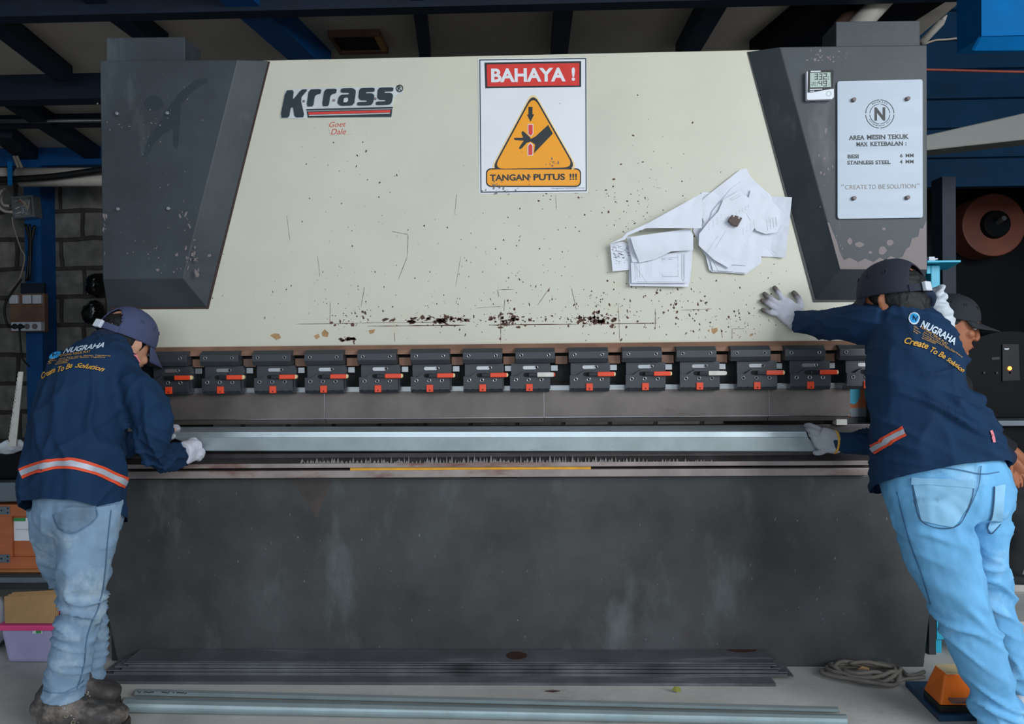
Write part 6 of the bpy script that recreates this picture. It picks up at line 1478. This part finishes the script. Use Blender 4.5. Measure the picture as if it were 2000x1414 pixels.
for v in mg1.vertices:
    q = 0
    for a_, b_ in tips:
        L_ = (b_-a_).length; tt = (v.co-a_).dot(b_-a_)/L_; dd = (v.co-a_-(b_-a_)*(tt/L_)).length
        if dd < .018: q = max(q, 1-sm(.2, 1.25, tt/L_+.35*noise.noise(v.co*90)))
    at_.data[v.index].value = q*.9
g1 = part('glove', mg1, M['gloveB'], bB)
t = MB()
q0 = P3(1564, 632, -.048); axg = (P3(1566, 634, -.05)-P3(1550, 618, -.034)).normalized()
t.ring(q0-axg*.006, axg, .0385, .005, 24, 8); t.ring(q0-axg*.018, axg, .0375, .005, 24, 8)
part('knit_cuff', t.mesh('c', smooth=True), M['glove'], g1)
g = MB(); sG = V((.25, -.1, .95))
pk = [(P3(1636, 863, -.125), sG, .041, .034), (P3(1624, 863, -.125), sG, .043, .028), (P3(1610, 858, -.128), sG, .044, .022), (P3(1598, 853, -.125), sG, .038, .018)]
hand_geo(g, None, pk, [(F_((1604, 842, -.115), (1594, 836, -.10), (1582, 831, -.075), (1574, 831, -.05)), .0112), (F_((1600, 848, -.122), (1590, 843, -.115), (1581, 839, -.095), (1577, 838, -.07)), .0112), (F_((1599, 856, -.127), (1591, 854, -.125), (1585, 850, -.11), (1583, 848, -.09)), .0112), (F_((1602, 864, -.128), (1595, 864, -.128), (1590, 860, -.115), (1588, 857, -.10)), .0105)],
         (F_((1618, 874, -.135), (1608, 881, -.125), (1599, 884, -.11), (1592, 884, -.095)), .0122))
g2 = part('glove', remesh(g, .004, 2, .5, lambda p, n: .0012*noise.noise(V((p.x*20, p.y*20, p.z*140)))), M['gloveC'], bB)
q0 = P3(1630, 863, -.124); axg = (P3(1636, 863, -.125)-P3(1622, 862, -.125)).normalized()
part('yellow_hem', MB().ring(q0, axg, .0405, .004, 24, 8).mesh('h', smooth=True), M['txty'], g2, 'yellow glove hem')

# ------------------------------------------------------------------ man behind on the right
pc = empty('person', UZ(1960, 1140, .19), 'person in dark clothes and black cap bending down behind the right worker', 'person')
fC = head_frame((.90, -.30, -.26), (.26, -.02, .95))
cC = P3(1856, 636, .30)
bodyC = MB(); head_geo(bodyC, cC, fC)
sC = V((.1, 1, 0))
bodyC.rings(lofted([(P3(1826, 712, .38), None, .062, .062), (P3(1836, 685, .34), None, .056, .056), (cC-fC[2]*.04-fC[0]*.012, None, .054, .054)], 4), 18)
torsoC = [(1855, 905, .42, .16, .125, sC), (1842, 850, .42, .16, .125, sC), (1832, 790, .42, .17, .125, sC), (1832, 735, .42, .165, .11, sC), (1838, 708, .40, .09, .075, sC)]
armC = [(1848, 735, .25, .068), (1885, 800, .20, .058), (1922, 862, .20, .050), (1955, 888, .22, .044), (1968, 897, .23, .038)]
armC2 = [(1848, 735, .58, .068), (1890, 800, .62, .058), (1930, 850, .62, .05), (1975, 880, .60, .042)]
lc1 = [(1862, 905, .38, .10), (1905, 960, .36, .098), (1968, 1000, .34, .085), (1975, 1060, .36, .066), (1962, 1118, .38, .062)]
lc2 = [(1862, 905, .50, .10), (1930, 950, .55, .095), (2005, 985, .60, .083), (2005, 1040, .66, .065), (1990, 1085, .72, .062)]
limb(bodyC, shrink(torsoC, .86), 20); limb(bodyC, shrink(armC, .74)); limb(bodyC, shrink(armC2, .74)); limb(bodyC, shrink(lc1, .75)); limb(bodyC, shrink(lc2, .75))
sG = V((.5, -.6, .5))
hand_geo(bodyC, None, [(P3(1964, 893, .23), sG, .030, .022), (P3(1972, 904, .23), sG, .037, .018), (P3(1980, 917, .23), sG, .042, .016), (P3(1985, 926, .23), sG, .040, .014)],
         [(F_((1979, 924, .215), (1980, 936, .21), (1981, 948, .215)), .0085), (F_((1984, 927, .22), (1987, 939, .215), (1988, 951, .22)), .0088), (F_((1989, 926, .23), (1994, 938, .225), (1995, 949, .23)), .0085), (F_((1993, 922, .24), (1999, 932, .24), (2001, 942, .245)), .008)],
         (F_((1974, 905, .21), (1974, 918, .19), (1977, 930, .19)), .0095))
limb(bodyC, [(1970, 878, .60, .032), (1990, 895, .60, .03), (2000, 910, .60, .02)])
bC = part('body', remesh(bodyC, .0045, 2, .4), M['skin'], pc)
face_parts(bC, cC, fC)
hair_cap(bC, cC, fC, {'hair': M['hair'], 'cap': M['capC']}, s=1.0, opening=False, bl=.08, bdroop=.012)
s_ = MB(); limb(s_, torsoC, 22, 5, .1, 2.2); limb(s_, armC, 16); limb(s_, armC2, 16)
limb(s_, [(1848, 735, .27, .075), (1835, 730, .42, .09), (1848, 735, .56, .075)], 16)
part('jacket', remesh(s_, .009, 4, .5, lambda p, n: .006*noise.noise(p*11)), M['darkcloth'], bC)
part('sleeve_cuff', MB().rings(lofted([(P3(1940, 877, .21), None, .050, .050), (P3(1956, 889, .22), None, .0465, .0465), (P3(1967, 897, .23), None, .041, .041)], 4), 18).mesh('c', smooth=True), M['collar'], bC, 'navy cuff')
s_ = MB(); limb(s_, [(1858, 890, .44, .15, .12, sC), (1864, 925, .44, .14, .12, sC)], 20); limb(s_, lc1, 18, 5, .05); limb(s_, lc2, 18, 5, .05)
part('trousers', remesh(s_, .009, 3, .5, lambda p, n: .006*noise.noise(V((p.x*9, p.y*9, p.z*16)))), M['blackt'], bC)
zpl = .19
h1 = UZ(1941, 1150, zpl); h2 = UZ(1966, 1098, zpl)
boot(bC, h1, h1+V((.27, -.03, 0)), P3(1955, 1112, .38), M['shoe'], wd=.046, name='sneaker', shoe=True, sole='shoesole', laces=False, thick=.03)
boot(bC, h2, h2+V((.27, .02, 0)), P3(1985, 1080, .70), M['shoe'], wd=.046, name='sneaker', shoe=True, sole='shoesole', laces=False, thick=.03)

hp = P3(1860, 905, .44)
ST = empty('stool', (hp.x, .44, .19), 'plain dark stool under the person in the black cap', 'stool')
zs_ = hp.z-.17
part('seat', MB().cyl((hp.x-.02, .44, zs_-.04), (hp.x-.02, .44, zs_), .16, n=28).mesh('s', bevel=.006), M['frame'], ST)
for k in range(4):
    a = math.pi/4+k*math.pi/2
    part('leg', MB().cyl((hp.x-.02+.11*math.cos(a), .44+.11*math.sin(a), zs_-.04), (hp.x-.02+.16*math.cos(a), .44+.16*math.sin(a), .19), .013, n=10), M['frame'], ST)

for o in list(SC.objects):
    if o.type == 'MESH' and len(o.data.vertices) == 0: bpy.data.objects.remove(o)
